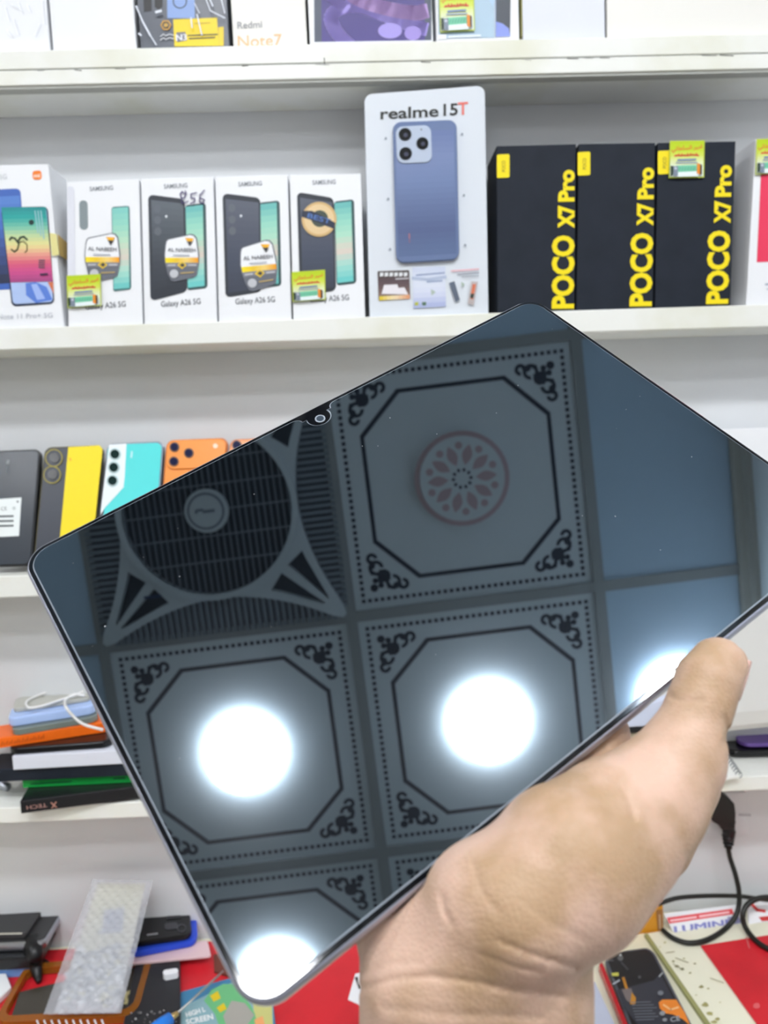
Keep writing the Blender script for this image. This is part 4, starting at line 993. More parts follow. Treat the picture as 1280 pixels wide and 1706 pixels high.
o = prism('phone_case', [zd(*v, .0105) for v in ((1001, 1600), (1004, 1604), (1050, 1716), (1085, 1800), (1080, 1801), (1044, 1720), (998, 1606))], (0, 0, -.0098), mat('red_gloss', sc(190, 30, 40), .2)); tag(o, 'red case edge along the left side of the opened phone', 'phone case')
o = prism('bubble_pack', [zd(*v, .012) for v in ((950, 1640), (992, 1634), (1042, 1740), (1060, 1800), (960, 1800))], (0, 0, -.0118), mat('lavender_bubble', sc(196, 202, 222), .25, bump=(160, .8)), bevel=.002); tag(o, 'pale lavender bubble wrap pack between the wrist and the opened phone', 'pack')

# left: stack of dark tablets
def desk_slab(name, q, ztop, th, m_, label, cat, rnd=(0, 0), bevel=.001, parent=None):
    lp = [zd(*v, ztop) for v in (rq(q, *rnd) if rnd[0] else q)]
    return tag(prism(name, lp, (0, 0, -th), m_, parent, bevel=bevel), label, cat) if parent is None else prism(name, lp, (0, 0, -th), m_, parent, bevel=bevel)
M_DGREY = mat('dark_grey_cover', sc(52, 52, 54), .5)
o = desk_slab('phone', [(-70, 1575), (60, 1566), (52, 1611), (-70, 1618)], .015, .0125, mat('blue_lilac_phone', sc(116, 160, 220), .2), 'blue-lilac phone at the bottom of the dark stack, lower left', 'phone', (.06, .1))
o = desk_slab('tablet_device', [(-70, 1530), (100, 1522), (66, 1594), (-70, 1604)], .030, .0146, M_BLACK, 'thick black device in the middle of the left-hand counter stack', 'device', (.05, .1), .002)
o = desk_slab('tablet_device', [(-70, 1514), (113, 1503), (74, 1570), (-70, 1577)], .041, .0105, M_SILVER, 'black tablet with a silver edge in the left-hand counter stack', 'tablet', (.07, .12), .003)
desk_slab('screen_face', [(-66, 1515), (110, 1505), (73, 1566), (-66, 1573)], .0415, .001, M_DGREY, None, None, (.07, .12), .0003, parent=o)
o = desk_slab('phone', [(-70, 1500), (83, 1496), (44, 1556), (-70, 1560)], .048, .0062, M_DGREY, 'dark grey flat device on top of the left-hand counter stack', 'phone', (.05, .08), .0012)
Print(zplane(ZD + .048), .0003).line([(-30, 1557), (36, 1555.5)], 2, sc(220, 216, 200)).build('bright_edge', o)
pts = [zd(52, 1568, .034), zd(58, 1588, .03), zd(60, 1608, .016), zd(63, 1626, .008), zd(65, 1636, .006)]
o = tube('cable_clip', spline(pts, 5), .006, M_BLACK, n=10, radii=[.012 * (1 - .75 * i / 20) for i in range(21)]); tag(o, 'black strap end hanging from the left-hand stack onto the red mat', 'strap')
pts = [zd(68, 1600, .008), zd(78, 1604, .010), zd(84, 1614, .006)]
o = tube('cable_end', spline(pts, 5), .0026, M_BLACK, n=8); tag(o, 'thin black cable end beside the black strap', 'cable')
o = desk_slab('parts_box', [(-60, 1626), (10, 1621), (19, 1644), (-40, 1700)], .010, .0075, M_CARD, 'white box corner at the left picture edge on the red mat', 'box')

# amber bumper case
t = thing('phone_case', zd(120, 1690), 'clear amber-edged phone case lying under the bubble wrapped pack, lower left', 'phone case')
M_AMB = mat('amber_plastic', sc(196, 120, 40), .15, trans=.55, ior=1.4)
oq = [(44, 1606), (256, 1588), (228, 1692), (-12, 1704)]
for nm in ('rim',):
    O = rq(oq, .10, .2, 6); I = rq([homog(oq)(a, b) for a, b in ((.045, .10), (.955, .10), (.955, .90), (.045, .90))], .08, .16, 6)
    V = [zd(*v, .0125) for v in O] + [zd(*v, .0125) for v in I]; n = len(O); V += [v - np.array([0, 0, .0085]) for v in V]
    F = [];
    for i in range(n):
        j = (i + 1) % n; F += [(i, j, n + j, n + i), (2 * n + i, 3 * n + i, 3 * n + j, 2 * n + j), (i, 2 * n + i, 2 * n + j, j), (n + i, n + j, 3 * n + j, 3 * n + i)]
    mk(nm, V, F, M_AMB, t, smooth=False)
o = desk_slab('phone', [(32, 1652), (80, 1640), (246, 1606), (222, 1684), (18, 1694)], .009, .006, mat('olive_black_phone', sc(62, 58, 50), .2), 'dark olive phone lying inside the amber case', 'phone')
p = Print(zplane(ZD + .009), .0004); p.poly(circ(217, 1662, 11, 12, n=8), sc(216, 206, 150)); p.line(circ(218, 1662, 4.5, n=8) + [(222.5, 1662)], 2, sc(90, 80, 50)); p.poly([(208, 1668), (214, 1668), (212, 1674), (206, 1674)], sc(216, 206, 150)); p.build('gold_sticker', o)
# bubble wrapped pack leaning
bq = [(156, 1466), (256, 1468), (203, 1690), (74, 1692)]
bb = zd(138, 1690, .014)
e = hit(zplane(bb[2]), 203, 1690) - hit(zplane(bb[2]), 74, 1692); tp = hit(fplane(.060), 206, 1467)
nb = np.cross(e, tp - bb); nb /= np.linalg.norm(nb)
if nb[1] > 0: nb = -nb
bp = (bb + nb * .004, nb)
t = thing('wrapped_phone_part', bb, 'bubble wrapped silver and cream phone screen leaning at the lower left', 'package')
prism('screen_part', [hit(bp, *v) for v in [(166, 1474), (240, 1474), (196, 1684), (92, 1686)]], -nb * .003, M_CREAM, t)
p = Print(bp, .0004); H = homog([(164, 1472), (242, 1472), (197, 1686), (90, 1688)])
p.grad([H(0, 0), H(1, 0), H(1, 1), H(0, 1)], [sc(238, 234, 206), sc(232, 230, 204), sc(226, 224, 206), sc(214, 212, 198), sc(196, 200, 202), sc(206, 210, 214)], n=20)
p.poly([(174, 1516), (208, 1512), (204, 1554), (160, 1557), (170, 1550)], sc(186, 190, 202))
random.seed(3)
for i in range(260):
    u, v = random.uniform(.04, .94), random.uniform(.56, .98); r = random.uniform(2, 9)
    x, y = H(u, v); n = 7; c = random.choice([(150, 154, 160), (226, 230, 234), (176, 180, 186), (240, 242, 244), (200, 204, 208), (214, 216, 220), (244, 246, 248), (190, 194, 198), (222, 220, 196)])
    p.l = .0006 + .00003 * (i % 12)
    p.poly([(x + r * random.uniform(.5, 1.3) * math.cos(2 * math.pi * k / n), y + r * random.uniform(.3, .9) * math.sin(2 * math.pi * k / n)) for k in range(n)], sc(*c))
p.build('silver_print', t)
# wrap surface with bubbles
NU, NV = 40, 90; V = []; F = []; H = homog(bq)
for j in range(NV + 1):
    for i in range(NU + 1):
        u, v = i / NU, j / NV
        x, y = H(u, v); edge = min(u, 1 - u, v, 1 - v)
        lift = .0025 + .002 * min(1, edge * 12) + .0011 * max(0, math.sin(u * 40) * math.sin(v * 84)) + .0006 * random.random() * (1 + 1.5 * (v > .6))
        V.append(hit(bp, x, y) + nb * lift)
for j in range(NV):
    for i in range(NU): a = j * (NU + 1) + i; F.append((a, a + 1, a + NU + 2, a + NU + 1))
def film_mat():
    m_ = mat('bubble_film', (1, 1, 1, 1), .12)
    nt = m_.node_tree; b = nt.nodes['Principled BSDF']; tr = nt.nodes.new('ShaderNodeBsdfTransparent'); mx = nt.nodes.new('ShaderNodeMixShader'); lw = nt.nodes.new('ShaderNodeFresnel'); lw.inputs[0].default_value = 1.7
    ad = nt.nodes.new('ShaderNodeMath'); ad.operation = 'ADD'; ad.inputs[1].default_value = .38; ad.use_clamp = True
    nt.links.new(lw.outputs[0], ad.inputs[0]); nt.links.new(ad.outputs[0], mx.inputs[0]); nt.links.new(tr.outputs[0], mx.inputs[1]); nt.links.new(b.outputs[0], mx.inputs[2])
    nt.links.new(mx.outputs[0], nt.nodes['Material Output'].inputs['Surface'])
    b.inputs['Base Color'].default_value = sc(206, 208, 216)
    return m_
mk('bubble_wrap', V, F, film_mat(), t, smooth=True)
# dark phones right of it
o = desk_slab('phone', [(226, 1606), (300, 1598), (302, 1830), (180, 1830)], .012, .0095, mat('black_speckled', sc(34, 35, 40), .3), 'large black device lying on the red mat behind the screwdriver', 'device', (.05, .03))
random.seed(5); p = Print(zplane(ZD + .012), .0004)
for i in range(26): x, y = random.uniform(218, 296), random.uniform(1684, 1706); p.poly(circ(x, y, random.uniform(.8, 2.4), n=6), sc(*[random.choice((120, 170, 90))] * 3))
for i in range(10): x = 62 + 12 * i; p.line([(x, 1704), (x + 3, 1712)], 3, sc(220, 222, 226))
p.build('metal_specks', o)['kind'] = 'stuff'
o = desk_slab('phone', [(216, 1582), (346, 1566), (352, 1592), (208, 1606)], .016, .0035, mat('pink_white_phone', sc(226, 196, 200), .3), 'pale pink flat device edge beneath the blue-framed phone', 'phone', (.04, .1))
t = thing('phone', zd(275, 1570, .0163), 'dark phone with a bright blue frame behind the bubble wrapped pack', 'phone')
bqd = [(216, 1506), (322, 1500), (336, 1566), (214, 1590)]
desk_slab('frame', [(214, 1508), (326, 1502), (330, 1566), (208, 1590)], .0245, .0080, mat('bright_blue_frame', sc(48, 84, 220), .2, metal=.3), None, None, (.16, .2), .002, parent=t)
desk_slab('screen', [(214, 1500), (314, 1495), (320, 1556), (206, 1573)], .032, .0074, M_BLACKG, None, None, (.14, .16), .0015, parent=t)
p = Print(zplane(ZD + .0245), .0004); p.poly([(250, 1568), (312, 1560), (310, 1566), (252, 1575)], sc(60, 110, 60)); p.build('green_board', t)
p = Print(zplane(ZD + .032), .0004); p.line([(246, 1558), (262, 1556)], 3, sc(130, 132, 136)); p.line(circ(303, 1547, 7, 6, n=14) + [(310, 1547)], 2, sc(90, 92, 100)); p.poly(rq([(274, 1539), (296, 1537), (297, 1548), (275, 1550)], .2, .3), sc(60, 62, 68)); p.poly([(276, 1512), (300, 1510), (302, 1530), (278, 1532)], sc(40, 41, 46)); p.build('glass_marks', t)
o = prism('shell_part', [zd(*v, .005) for v in rq([(272, 1636), (298, 1632), (299, 1640), (274, 1645)], .2, .5)], (0, 0, .008), M_CARD, bevel=.001)
o.location.z += .0075; tag(o, 'small curved white plastic piece on the black device', 'part')
# repair card
cq = [(299, 1653), (448, 1612), (470, 1800), (300, 1800)]
o = prism('repair_card', [zd(*v, .0046) for v in rq(cq, .06, .05)], (0, 0, -.0022), mat('sky_print', sc(60, 128, 170), .3)); tag(o, 'blue and green printed card with a circuit board picture under the tablet corner', 'card')
p = Print(zplane(ZD + .0046), .0004)
p.poly([(301, 1680), (350, 1655), (380, 1640), (450, 1618), (455, 1680), (456, 1720), (301, 1720)], sc(140, 180, 190)); p.poly([(420, 1640), (452, 1650), (455, 1720), (425, 1720)], sc(206, 206, 130))
p.poly([(340, 1668), (352, 1650), (372, 1640), (400, 1640), (425, 1690), (430, 1712), (366, 1712), (358, 1690)], sc(110, 190, 130)); p.poly([(372, 1694), (386, 1668), (408, 1672), (424, 1692), (410, 1712), (378, 1712)], sc(170, 168, 160))
p.poly([(350, 1660), (363, 1652), (368, 1664), (356, 1670)], sc(232, 204, 30)); p.poly([(361, 1680), (373, 1672), (378, 1682), (367, 1688)], sc(228, 200, 30)); p.poly([(424, 1700), (438, 1694), (442, 1712), (426, 1712)], sc(240, 170, 110))
p.text('HIGH L', (311, 1696), (343, 1686), 8, sc(244, 246, 246), .03); p.text('SCREEN', (311, 1709), (356, 1699), 9, sc(244, 246, 246), .03)
p.build('printed_picture', o)
t = thing('screwdriver', zd(270, 1706, .004), 'precision screwdriver with a bright blue handle and thin steel shaft, lower left', 'screwdriver')
a, b, c, d = zd(228, 1740, .022), zd(284, 1697, .0225), zd(296, 1688, .0225), zd(372, 1618, .0200)
tube('handle', [a, a * .3 + b * .7, b], .007, mat('blue_handle', sc(40, 130, 232), .25), t, n=18, radii=[.0075, .0080, .0068])
tube('collar', [b, c], .003, mat('brass_collar', sc(196, 170, 110), .3, metal=.6), t, n=12, radii=[.0042, .0026])
tube('shaft', [c, d], .0013, mat('steel_shaft', sc(176, 176, 172), .3, metal=.6), t, n=10)
o = prism('tape_scrap', [zd(*v, .0045) for v in ((592, 1622), (602, 1620), (618, 1672), (606, 1676), (580, 1664))], (0, 0, -.002), M_CARD, bevel=.0004); tag(o, 'white torn tape scrap with metal bits, left of the wrist', 'scrap')
Print(zplane(ZD + .0045), .0004).line([(594, 1630), (600, 1646)], 5, sc(60, 60, 58)).line([(597, 1634), (598, 1640)], 2, sc(200, 200, 200)).build('metal_bits', o)
o = prism('leather_scrap', [zd(*v, .0048) for v in ((356, 1590), (372, 1588), (384, 1626), (357, 1618))], (0, 0, -.0024), mat('brown_scrap', sc(110, 56, 44), .6)); tag(o, 'dark brown scrap under the left edge of the tablet', 'scrap')

# ------------------------------------------------------------------ tablet
TR = np.array([[0.82850081, 0.55994658, -0.00679986], [0.39914102, -0.58196771, 0.70851961], [0.39277583, -0.58972317, -0.70565837]])
TT = np.array([-0.13437073, 0.26976866, -0.03655387]) + CAM
TW, TH, TD = .255, .17437, .0064
TPL = (TT, -TR[:, 2])
PC = [(31, 927), (887, 493.5), (1441, 878), (420, 1705)]
HT = homog(PC)
def tloc(p): return TR.T @ (np.array(p) - TT)
def tuv(a, b, c=0.0):
    """tablet millimetre frame (a along the long upper edge, b across) -> world, c behind the glass"""
    x, y = HT(a / TW, b / TH)
    return hit(TPL, x, y) + TR[:, 2] * c
def trr(inset, r, seg=12):
    return [(x + inset, y + inset) for x, y in rrect(TW - 2 * inset, TH - 2 * inset, r, seg)]
M_TF = mat('tablet_silver_frame', sc(178, 182, 198), .34, metal=.85)
M_TBZ = mat('tablet_black_glass', sc(10, 12, 16), .05, ior=1.5)
tb = thing('tablet', tuv(TW / 2, TH / 2, TD), 'large dark tablet with mirror-like screen held up in front of the shelves', 'tablet')
def ring_body():
    V = []; F = []; prof = [(.0009, .0001), (.0004, .0003), (0.0, .0012), (0.0, TD - .0014), (.0005, TD - .0004), (.0014, TD)]
    loops = []
    for ins, c in prof:
        L = [tuv(x, y, c) for x, y in trr(ins, .0100 - ins)]; loops.append(L); V += L
    n = len(loops[0])
    for k in range(len(prof) - 1):
        for i in range(n): F.append((k * n + i, k * n + (i + 1) % n, (k + 1) * n + (i + 1) % n, (k + 1) * n + i))
    F.append(tuple(range(n))); F.append(tuple(range(len(V) - n, len(V))))
    return V, F
V, F = ring_body(); ob = mk('body', V, F, M_TF, tb)
for pz in ob.data.polygons: pz.use_smooth = pz.loop_total == 4
# black cover glass
V = []; F = []
for ins, c in ((.0009, .0003), (.0009, -.0001), (.0012, -.0003)): V += [tuv(x, y, c) for x, y in trr(ins, .0100 - ins)]
n = len(V) // 3
for k in range(2):
    for i in range(n): F.append((k * n + i, k * n + (i + 1) % n, (k + 1) * n + (i + 1) % n, (k + 1) * n + i))
F.append(tuple(range(n))); F.append(tuple(range(2 * n, 3 * n)))
mk('cover_glass', V, F, M_TBZ, tb)
# screen protector with a camera notch
def protector():
    ins = .0024; r = .0080; lp = trr(ins, r)
    out = []
    k0 = None
    for i, (x, y) in enumerate(lp):
        out.append((x, y))
        if i == 25: pass
    # upper edge runs b = ins between the first and second corner arcs
    arc1 = lp[:13]; arc2 = lp[13:26]; rest = lp[26:]
    nx = TW * .5; notch = []
    for t_ in np.linspace(0, 1, 8): 
        a = t_ * math.pi / 2; notch.append((nx - .0105 + .0035 * math.sin(a), ins + .0028 * (1 - math.cos(a))))
    for t_ in np.linspace(200, -20, 16):
        a = math.radians(t_); notch.append((nx + .0052 * math.cos(a), ins + .0034 + .0042 - .0042 + .0046 * math.sin(a) * 1.0 + .001))
    for t_ in np.linspace(1, 0, 8):
        a = t_ * math.pi / 2; notch.append((nx + .0105 - .0035 * math.sin(a), ins + .0028 * (1 - math.cos(a))))
    return arc1 + notch + arc2 + rest
def glassmat():
    m_ = mat('screen_protector_mirror', sc(5, 7, 10), .012, ior=SCR_IOR)
    b = m_.node_tree.nodes['Principled BSDF']
    b.inputs['Specular Tint'].default_value = (.68, .88, 1, 1)
    nt = m_.node_tree
    g = nt.nodes.new('ShaderNodeBsdfGlossy'); g.inputs['Roughness'].default_value = .15; g.inputs['Color'].default_value = (.9, .94, 1, 1)
    mx = nt.nodes.new('ShaderNodeMixShader'); mx.inputs[0].default_value = .008
    nt.links.new(b.outputs[0], mx.inputs[1]); nt.links.new(g.outputs[0], mx.inputs[2]); nt.links.new(mx.outputs[0], nt.nodes['Material Output'].inputs['Surface'])
    return m_
SCR_IOR = 3.2
M_SCR = glassmat()
M_EDGE = mat('protector_edge_highlight', sc(150, 160, 172), .25)  # light grey base colour stands in for the white highlight along the edge
lp = protector(); n = len(lp)
V = [tuv(x, y, -.0004) for x, y in lp] + [tuv(x, y, -.0007) for x, y in lp]
F = [tuple(range(n, 2 * n))] + [(i, (i + 1) % n, n + (i + 1) % n, n + i) for i in range(n)]
cxm, cym = TW / 2, TH / 2
# bevelled rim, carrying the painted edge highlight
def shrink(lp, d):
    P = np.array(lp); out = []
    for i in range(len(P)):
        a, b = P[i - 1], P[(i + 1) % len(P)]; t_ = b - a; L = np.linalg.norm(t_) + 1e-12; nrm = np.array([-t_[1], t_[0]]) / L
        out.append(tuple(P[i] + nrm * d))
    return out
inn = shrink(lp, .00042)
V = [tuv(x, y, -.00032) for x, y in lp] + [tuv(x, y, -.00060) for x, y in inn]
F = [(i, (i + 1) % n, n + (i + 1) % n, n + i) for i in range(n)] + [tuple(range(n, 2 * n))]
mk('screen_protector', V, F, [M_EDGE, M_SCR], tb, idx=[0] * n + [1])
cl = [tuv(TW / 2 + r_ * math.cos(a), .0038 + .0042 + r_ * math.sin(a), -.0005) for r_ in (.0022,) for a in np.linspace(0, 2 * math.pi, 24, endpoint=False)]
cc = prism('front_camera', cl, TR[:, 2] * .0003, mat('grey_ring', sc(150, 158, 168), .3), tb)
cl = [tuv(TW / 2 + .0016 * math.cos(a), .0080 + .0016 * math.sin(a), -.0006) for a in np.linspace(0, 2 * math.pi, 24, endpoint=False)]
prism('lens', cl, TR[:, 2] * .0002, mat('lens_grey', sc(60, 70, 80), .1), cc)
# dust specks on the screen
dv = []; df = []; random.seed(12)
for (x, y) in [(827, 690), (863, 644), (650, 698), (726, 1092), (1027, 716), (1043, 684), (1066, 662), (1152, 763), (1025, 862), (970, 861), (630, 745), (728, 725), (300, 1265), (145, 1263), (240, 930), (424, 825), (297, 882), (300, 962), (123, 940), (122, 885), (920, 550), (1100, 918), (604, 745), (452, 1046), (155, 1078), (176, 1045)]:
    p0 = hit(TPL, x, y) - TR[:, 2] * .00064; r_ = random.uniform(.00012, .00024); b0 = len(dv)
    for k in range(5): a = 2 * math.pi * k / 5; dv.append(p0 + TR[:, 0] * r_ * math.cos(a) + TR[:, 1] * r_ * math.sin(a))
    df.append(tuple(range(b0, b0 + 5)))
dm = mk('dust_specks', dv, df, mat('dust', sc(190, 196, 200), .7), tb); dm['kind'] = 'stuff'
# back cameras (unseen side)
cb = prism('rear_camera', [tuv(.03 + x, .02 + y, TD + .0002) for x, y in rrect(.026, .026, .007, 6)], TR[:, 2] * .0016, M_BLACKG, tb, bevel=.0004)

# ------------------------------------------------------------------ hand
NT = -TR[:, 2]
def depth_front(x, y, f, rpx):      # centre f*radius in front of the glass
    nr = np.dot(NT, ray(x, y)); n0 = np.dot(NT, TT - CAM); return n0 / (nr - f * rpx / FOC)
def depth_back(x, y, rpx, gap=0.0):
    nr = np.dot(NT, ray(x, y)); n0 = np.dot(NT, TT - CAM); return (n0 - TD - gap) / (nr + rpx / FOC)
def nd(x, y, z, r): return (pt(x, y, z), r * z / FOC)
def nb_(x, y, r, gap=0.0): z_ = depth_back(x, y, r, gap); return nd(x, y, z_, r)
def nf_(x, y, r, f=.9): z_ = depth_front(x, y, f, r); return nd(x, y, z_, r)
chains = []     # (k, [nodes])
# forearm and wrist: radius and ulna side
def nz(x, y, f, r): return nf_(x, y, r, f)
chains.append((.012, [nd(725, 2500, .250, 160), nd(718, 2000, .224, 135), nd(704, 1720, .205, 106), nd(700, 1640, .203, 100), nb_(692, 1580, 92), nb_(660, 1470, 86), nb_(640, 1300, 60)]))
chains.append((.016, [nd(890, 2500, .250, 155), nd(884, 2000, .224, 132), nd(880, 1760, .205, 106), nd(880, 1640, .204, 106), nd(876, 1560, .208, 106)]))
chains.append((.020, [nd(800, 1720, .2035, 108), nd(800, 1620, .2025, 104), nb_(800, 1440, 90), nb_(780, 1250, 62)]))
chains.append((.020, [nd(765, 1610, .2035, 94), nz(800, 1505, -.05, 86)]))
chains.append((.012, [nb_(850, 1480, 92), nb_(930, 1385, 78), nb_(985, 1228, 54)]))
chains.append((.014, [nd(806, 1572, .2055, 88), nz(872, 1506, .20, 112), nz(945, 1432, .22, 124), nz(1012, 1362, .12, 92)]))
chains.append((.010, [nz(960, 1470, .0, 112), nz(1030, 1396, -.1, 104), nz(1085, 1330, -.1, 84)]))
chains.append((.012, [nd(934, 1556, .224, 60), nd(1006, 1480, .232, 68), nd(1078, 1392, .238, 74), nd(1128, 1300, .242, 68)]))
P1_, P2_ = nz(1134, 1264, .15, 66), nz(1166, 1176, .72, 50)
chains.append((.010, [nz(1085, 1330, -.1, 84), P1_]))
chains.append((.007, [P1_, P2_]))
chains.append((.004, [P2_, nz(1180, 1135, .86, 53), nz(1197, 1109, .86, 47)]))
fingers = [
    [nb_(985, 1222, 58), nb_(958, 1090, 42), nb_(930, 990, 38), nb_(902, 905, 33)],
    [nb_(880, 1190, 60), nb_(850, 1040, 42), nb_(815, 925, 38), nb_(785, 840, 33)],
    [nb_(785, 1195, 58), nb_(738, 1055, 40), nb_(700, 955, 36), nb_(672, 880, 31)],
    [nb_(690, 1240, 54), nb_(644, 1125, 36), nb_(606, 1045, 32), nb_(580, 988, 28)]]
def rcone(P, a, b):
    pa, ra = a; pb, rb_ = b
    ba = pb - pa; l2 = ba @ ba
    h = np.clip(((P - pa) @ ba) / l2, 0, 1)
    return np.linalg.norm(P - (pa + h[..., None] * ba), axis=-1) - (ra + (rb_ - ra) * h)
def smin(a, b, k):
    h = np.maximum(k - np.abs(a - b), 0) / k
    return np.minimum(a, b) - h * h * h * k / 6
def slab_sdf(P):
    q = (P - TT) @ TR
    mar = .0006
    c = q - np.array([TW / 2, TH / 2, TD / 2 - .0002]); d = np.abs(c) - np.array([TW / 2 - .010 + .0002, TH / 2 - .010 + .0002, TD / 2 + mar])
    ab = np.stack([np.maximum(d[..., 0], 0), np.maximum(d[..., 1], 0)], -1)
    d2 = np.linalg.norm(ab, axis=-1) + np.minimum(np.maximum(d[..., 0], d[..., 1]), 0) - .010
    return np.maximum(d2, d[..., 2])
CREASES = [([(600, 1648), (660, 1630), (720, 1626), (800, 1638), (870, 1652), (940, 1660)], .0008, 3.5), ([(604, 1622), (650, 1606), (700, 1604)], .0004, 3), ([(830, 1566), (880, 1588), (960, 1612)], .0007, 3.2), ([(800, 1590), (860, 1612), (900, 1620)], .0005, 3),
           ([(735, 1490), (742, 1520), (752, 1540)], .0007, 3), ([(1012, 1288), (1036, 1308), (1050, 1335), (1056, 1362)], .0008, 4), ([(1118, 1160), (1140, 1168), (1172, 1168)], .0006, 3), ([(870, 1500), (920, 1540), (980, 1570)], .0003, 4),
           ([(1206, 1195), (1212, 1215), (1208, 1240)], .0007, 3.5), ([(790, 1440), (800, 1480), (830, 1520)], .0004, 4), ([(640, 1680), (760, 1690), (900, 1696)], .0004, 5), ([(1218, 1080), (1240, 1076)], .0004, 2.5), ([(1068, 1250), (1090, 1262), (1110, 1266)], .0004, 3)]
def hand_sdf(P):
    d = None
    for k, ch in chains:
        c = None
        for a, b in zip(ch, ch[1:]):
            s = rcone(P, a, b); c = s if c is None else np.minimum(c, s)
        d = c if d is None else smin(d, c, k)
    fd = None
    for ch in fingers:
        c = None
        for a, b in zip(ch, ch[1:]):
            s = rcone(P, a, b); c = s if c is None else smin(c, s, .002)
        fd = c if fd is None else np.minimum(fd, c)
    d = smin(d, fd, .008)
    # creases seen on the palm side
    rel = P - CAM; z_ = rel @ CF; px_ = 640 + FOC * (rel @ CX) / z_; py_ = 853 + FOC * (rel @ CY) / z_
    near = np.abs(d) < .004
    if near.any():
        X = px_[near]; Y = py_[near]; add = np.zeros_like(X)
        for pts, dep, wd in CREASES:
            best = np.full_like(X, 1e9)
            for (ax, ay), (bx, by) in zip(pts, pts[1:]):
                vx, vy = bx - ax, by - ay; h = np.clip(((X - ax) * vx + (Y - ay) * vy) / (vx * vx + vy * vy), 0, 1)
                best = np.minimum(best, (X - ax - h * vx) ** 2 + (Y - ay - h * vy) ** 2)
            add = np.maximum(add, dep * 1.05 * np.exp(-best / (wd * wd * 1.5)))
        dd = d[near]; d[near] = dd + add
    s = slab_sdf(P)
    k_ = .0012; hh_ = np.maximum(k_ - np.abs(d + s), 0) / k_
    return np.maximum(d, -s) + hh_ * hh_ * hh_ * k_ / 6
allp = [p_ for _, ch in chains for p_ in ch] + [p_ for ch in fingers for p_ in ch]
def build_hand(h=.0008):
    """signed distance sampled in blocks near the skin only"""
    lo = np.min([p_ - r_ for p_, r_ in allp], axis=0) - .006; hi = np.max([p_ + r_ for p_, r_ in allp], axis=0) + .006
    B = 16
    nb3 = [int(math.ceil(v / h / B)) for v in (hi - lo)]
    D = np.full([n_ * B for n_ in nb3], .05, np.float32)
    loc = np.stack(np.meshgrid(*[np.arange(B)] * 3, indexing='ij'), -1).reshape(-1, 3) * h
    for bi in range(nb3[0]):
        J, K = np.meshgrid(np.arange(nb3[1]), np.arange(nb3[2]), indexing='ij')
        org = lo + h * B * np.stack([np.full_like(J, bi), J, K], -1).reshape(-1, 3)
        cd_ = hand_sdf(org + h * (B - 1) / 2)
        for o_, d_ in zip(org, cd_):
            i0, j0, k0 = [int(round(v)) for v in (o_ - lo) / h]
            if abs(d_) > h * B * .9 + .002: D[i0:i0 + B, j0:j0 + B, k0:k0 + B] = d_
            else: D[i0:i0 + B, j0:j0 + B, k0:k0 + B] = hand_sdf(o_ + loc).reshape(B, B, B)
    return surface_nets(D, lo, h)
def surface_nets(D, lo, h):
    nx, ny, nz = D.shape
    S_ = D < 0
    c = np.zeros((nx - 1, ny - 1, nz - 1), np.int8)
    offs = [(i, j, k) for i in (0, 1) for j in (0, 1) for k in (0, 1)]
    for i, j, k in offs: c += S_[i:nx - 1 + i, j:ny - 1 + j, k:nz - 1 + k]
    act = (c > 0) & (c < 8)
    idx = np.full(act.shape, -1, np.int64); cells = np.argwhere(act); idx[act] = np.arange(len(cells))
    acc = np.zeros((len(cells), 3)); cnt = np.zeros(len(cells))
    for a in offs:
        for ax in range(3):
            if a[ax] == 1: continue
            b = list(a); b[ax] = 1
            va = D[cells[:, 0] + a[0], cells[:, 1] + a[1], cells[:, 2] + a[2]]; vb = D[cells[:, 0] + b[0], cells[:, 1] + b[1], cells[:, 2] + b[2]]
            m_ = (va < 0) != (vb < 0)
            t_ = np.where(m_, va / np.where(m_, va - vb, 1), 0)
            pos = np.tile(np.array(a, float), (len(cells), 1)); pos[:, ax] = t_
            acc[m_] += pos[m_]; cnt[m_] += 1
    V = lo + h * (cells + acc / cnt[:, None])
    F = []
    for ax in range(3):
        o1, o2 = [q for q in range(3) if q != ax]
        sl = [slice(None)] * 3; sl2 = [slice(None)] * 3
        sl[ax] = slice(0, -1); sl2[ax] = slice(1, None)
        e = S_[tuple(sl)] != S_[tuple(sl2)]
        E_ = np.argwhere(e)
        ok = (E_[:, o1] > 0) & (E_[:, o2] > 0) & (E_[:, o1] < D.shape[o1] - 1) & (E_[:, o2] < D.shape[o2] - 1)
        E_ = E_[ok]
        q = []
        for d1, d2 in ((-1, -1), (0, -1), (0, 0), (-1, 0)):
            cc_ = E_.copy(); cc_[:, o1] += d1; cc_[:, o2] += d2; q.append(idx[cc_[:, 0], cc_[:, 1], cc_[:, 2]])
        q = np.stack(q, 1)
        flip = S_[E_[:, 0], E_[:, 1], E_[:, 2]] ^ (ax == 1)
        q[~flip] = q[~flip][:, ::-1]
        F.append(q)
    return V, np.concatenate(F)
V, F = build_hand()
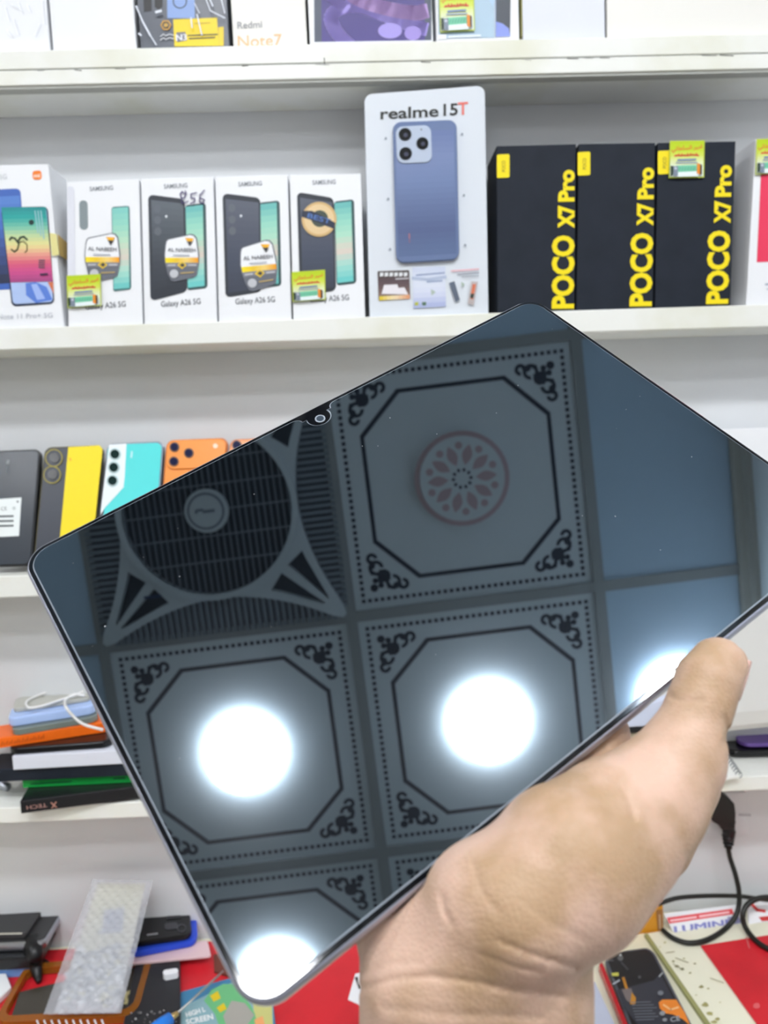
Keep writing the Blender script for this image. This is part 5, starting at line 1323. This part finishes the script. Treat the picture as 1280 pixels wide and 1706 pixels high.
def skinmat():
    m_ = mat('skin', sc(214, 176, 142), .48, sss=.12, ior=1.4)
    nt = m_.node_tree; b = nt.nodes['Principled BSDF']; tc = nt.nodes.new('ShaderNodeTexCoord')
    n1 = nt.nodes.new('ShaderNodeTexNoise'); n1.inputs['Scale'].default_value = 38; n1.inputs['Detail'].default_value = 4
    r1 = nt.nodes.new('ShaderNodeValToRGB'); r1.color_ramp.elements[0].position = .40; r1.color_ramp.elements[0].color = sc(174, 144, 114); r1.color_ramp.elements[1].position = .60; r1.color_ramp.elements[1].color = sc(206, 173, 154)
    n2 = nt.nodes.new('ShaderNodeTexNoise'); n2.inputs['Scale'].default_value = 300; n2.inputs['Detail'].default_value = 6
    vo = nt.nodes.new('ShaderNodeTexVoronoi'); vo.inputs['Scale'].default_value = 900
    bp_ = nt.nodes.new('ShaderNodeBump'); bp_.inputs['Strength'].default_value = .35; bp_.inputs['Distance'].default_value = .0004
    ad = nt.nodes.new('ShaderNodeMath'); ad.operation = 'ADD'
    for nn in (n1, n2, vo): nt.links.new(tc.outputs['Object'], nn.inputs['Vector'])
    nt.links.new(n1.outputs['Fac'], r1.inputs['Fac']); nt.links.new(r1.outputs['Color'], b.inputs['Base Color'])
    nt.links.new(n2.outputs['Fac'], ad.inputs[0]); nt.links.new(vo.outputs['Distance'], ad.inputs[1]); nt.links.new(ad.outputs[0], bp_.inputs['Height']); nt.links.new(bp_.outputs['Normal'], b.inputs['Normal'])
    return m_
M_SKIN = skinmat()
hand = mk('person', list(V), [tuple(int(i) for i in f) for f in F], M_SKIN, smooth=True)
tag(hand, 'bare right forearm and hand holding the tablet by its lower edge, thumb over the front', 'person')
sm_ = hand.modifiers.new('smooth', 'SMOOTH'); sm_.factor = .5; sm_.iterations = 2
# thumb nail on the far side of the tip
tip, tr_ = chains[-1][1][-1]; prev, _ = chains[-1][1][0]
ax = tip - prev; ax /= np.linalg.norm(ax)
out = CX * .97 + CF * .18 - CY * .05; out -= ax * (out @ ax); out /= np.linalg.norm(out); sd = np.cross(ax, out)
V = []; F = []; NU, NV = 10, 8
for j in range(NV + 1):
    for i in range(NU + 1):
        u = (i / NU - .5) * 1.75; v = j / NV
        r_ = tr_ * (1.0 + .025 * (1 - (abs(u) / .9) ** 3)) 
        V.append(tip + ax * (-.0075 + .0135 * v - .003 * u * u * v) + r_ * (math.cos(u) * out + math.sin(u) * sd) * (1 - .12 * v * v))
for j in range(NV):
    for i in range(NU): a = j * (NU + 1) + i; F.append((a, a + 1, a + NU + 2, a + NU + 1))
nail = mk('thumbnail', V, F, mat('nail', sc(226, 178, 164), .25, coat=.3), hand, smooth=True)
so = nail.modifiers.new('thick', 'SOLIDIFY'); so.thickness = .0006; so.offset = 0
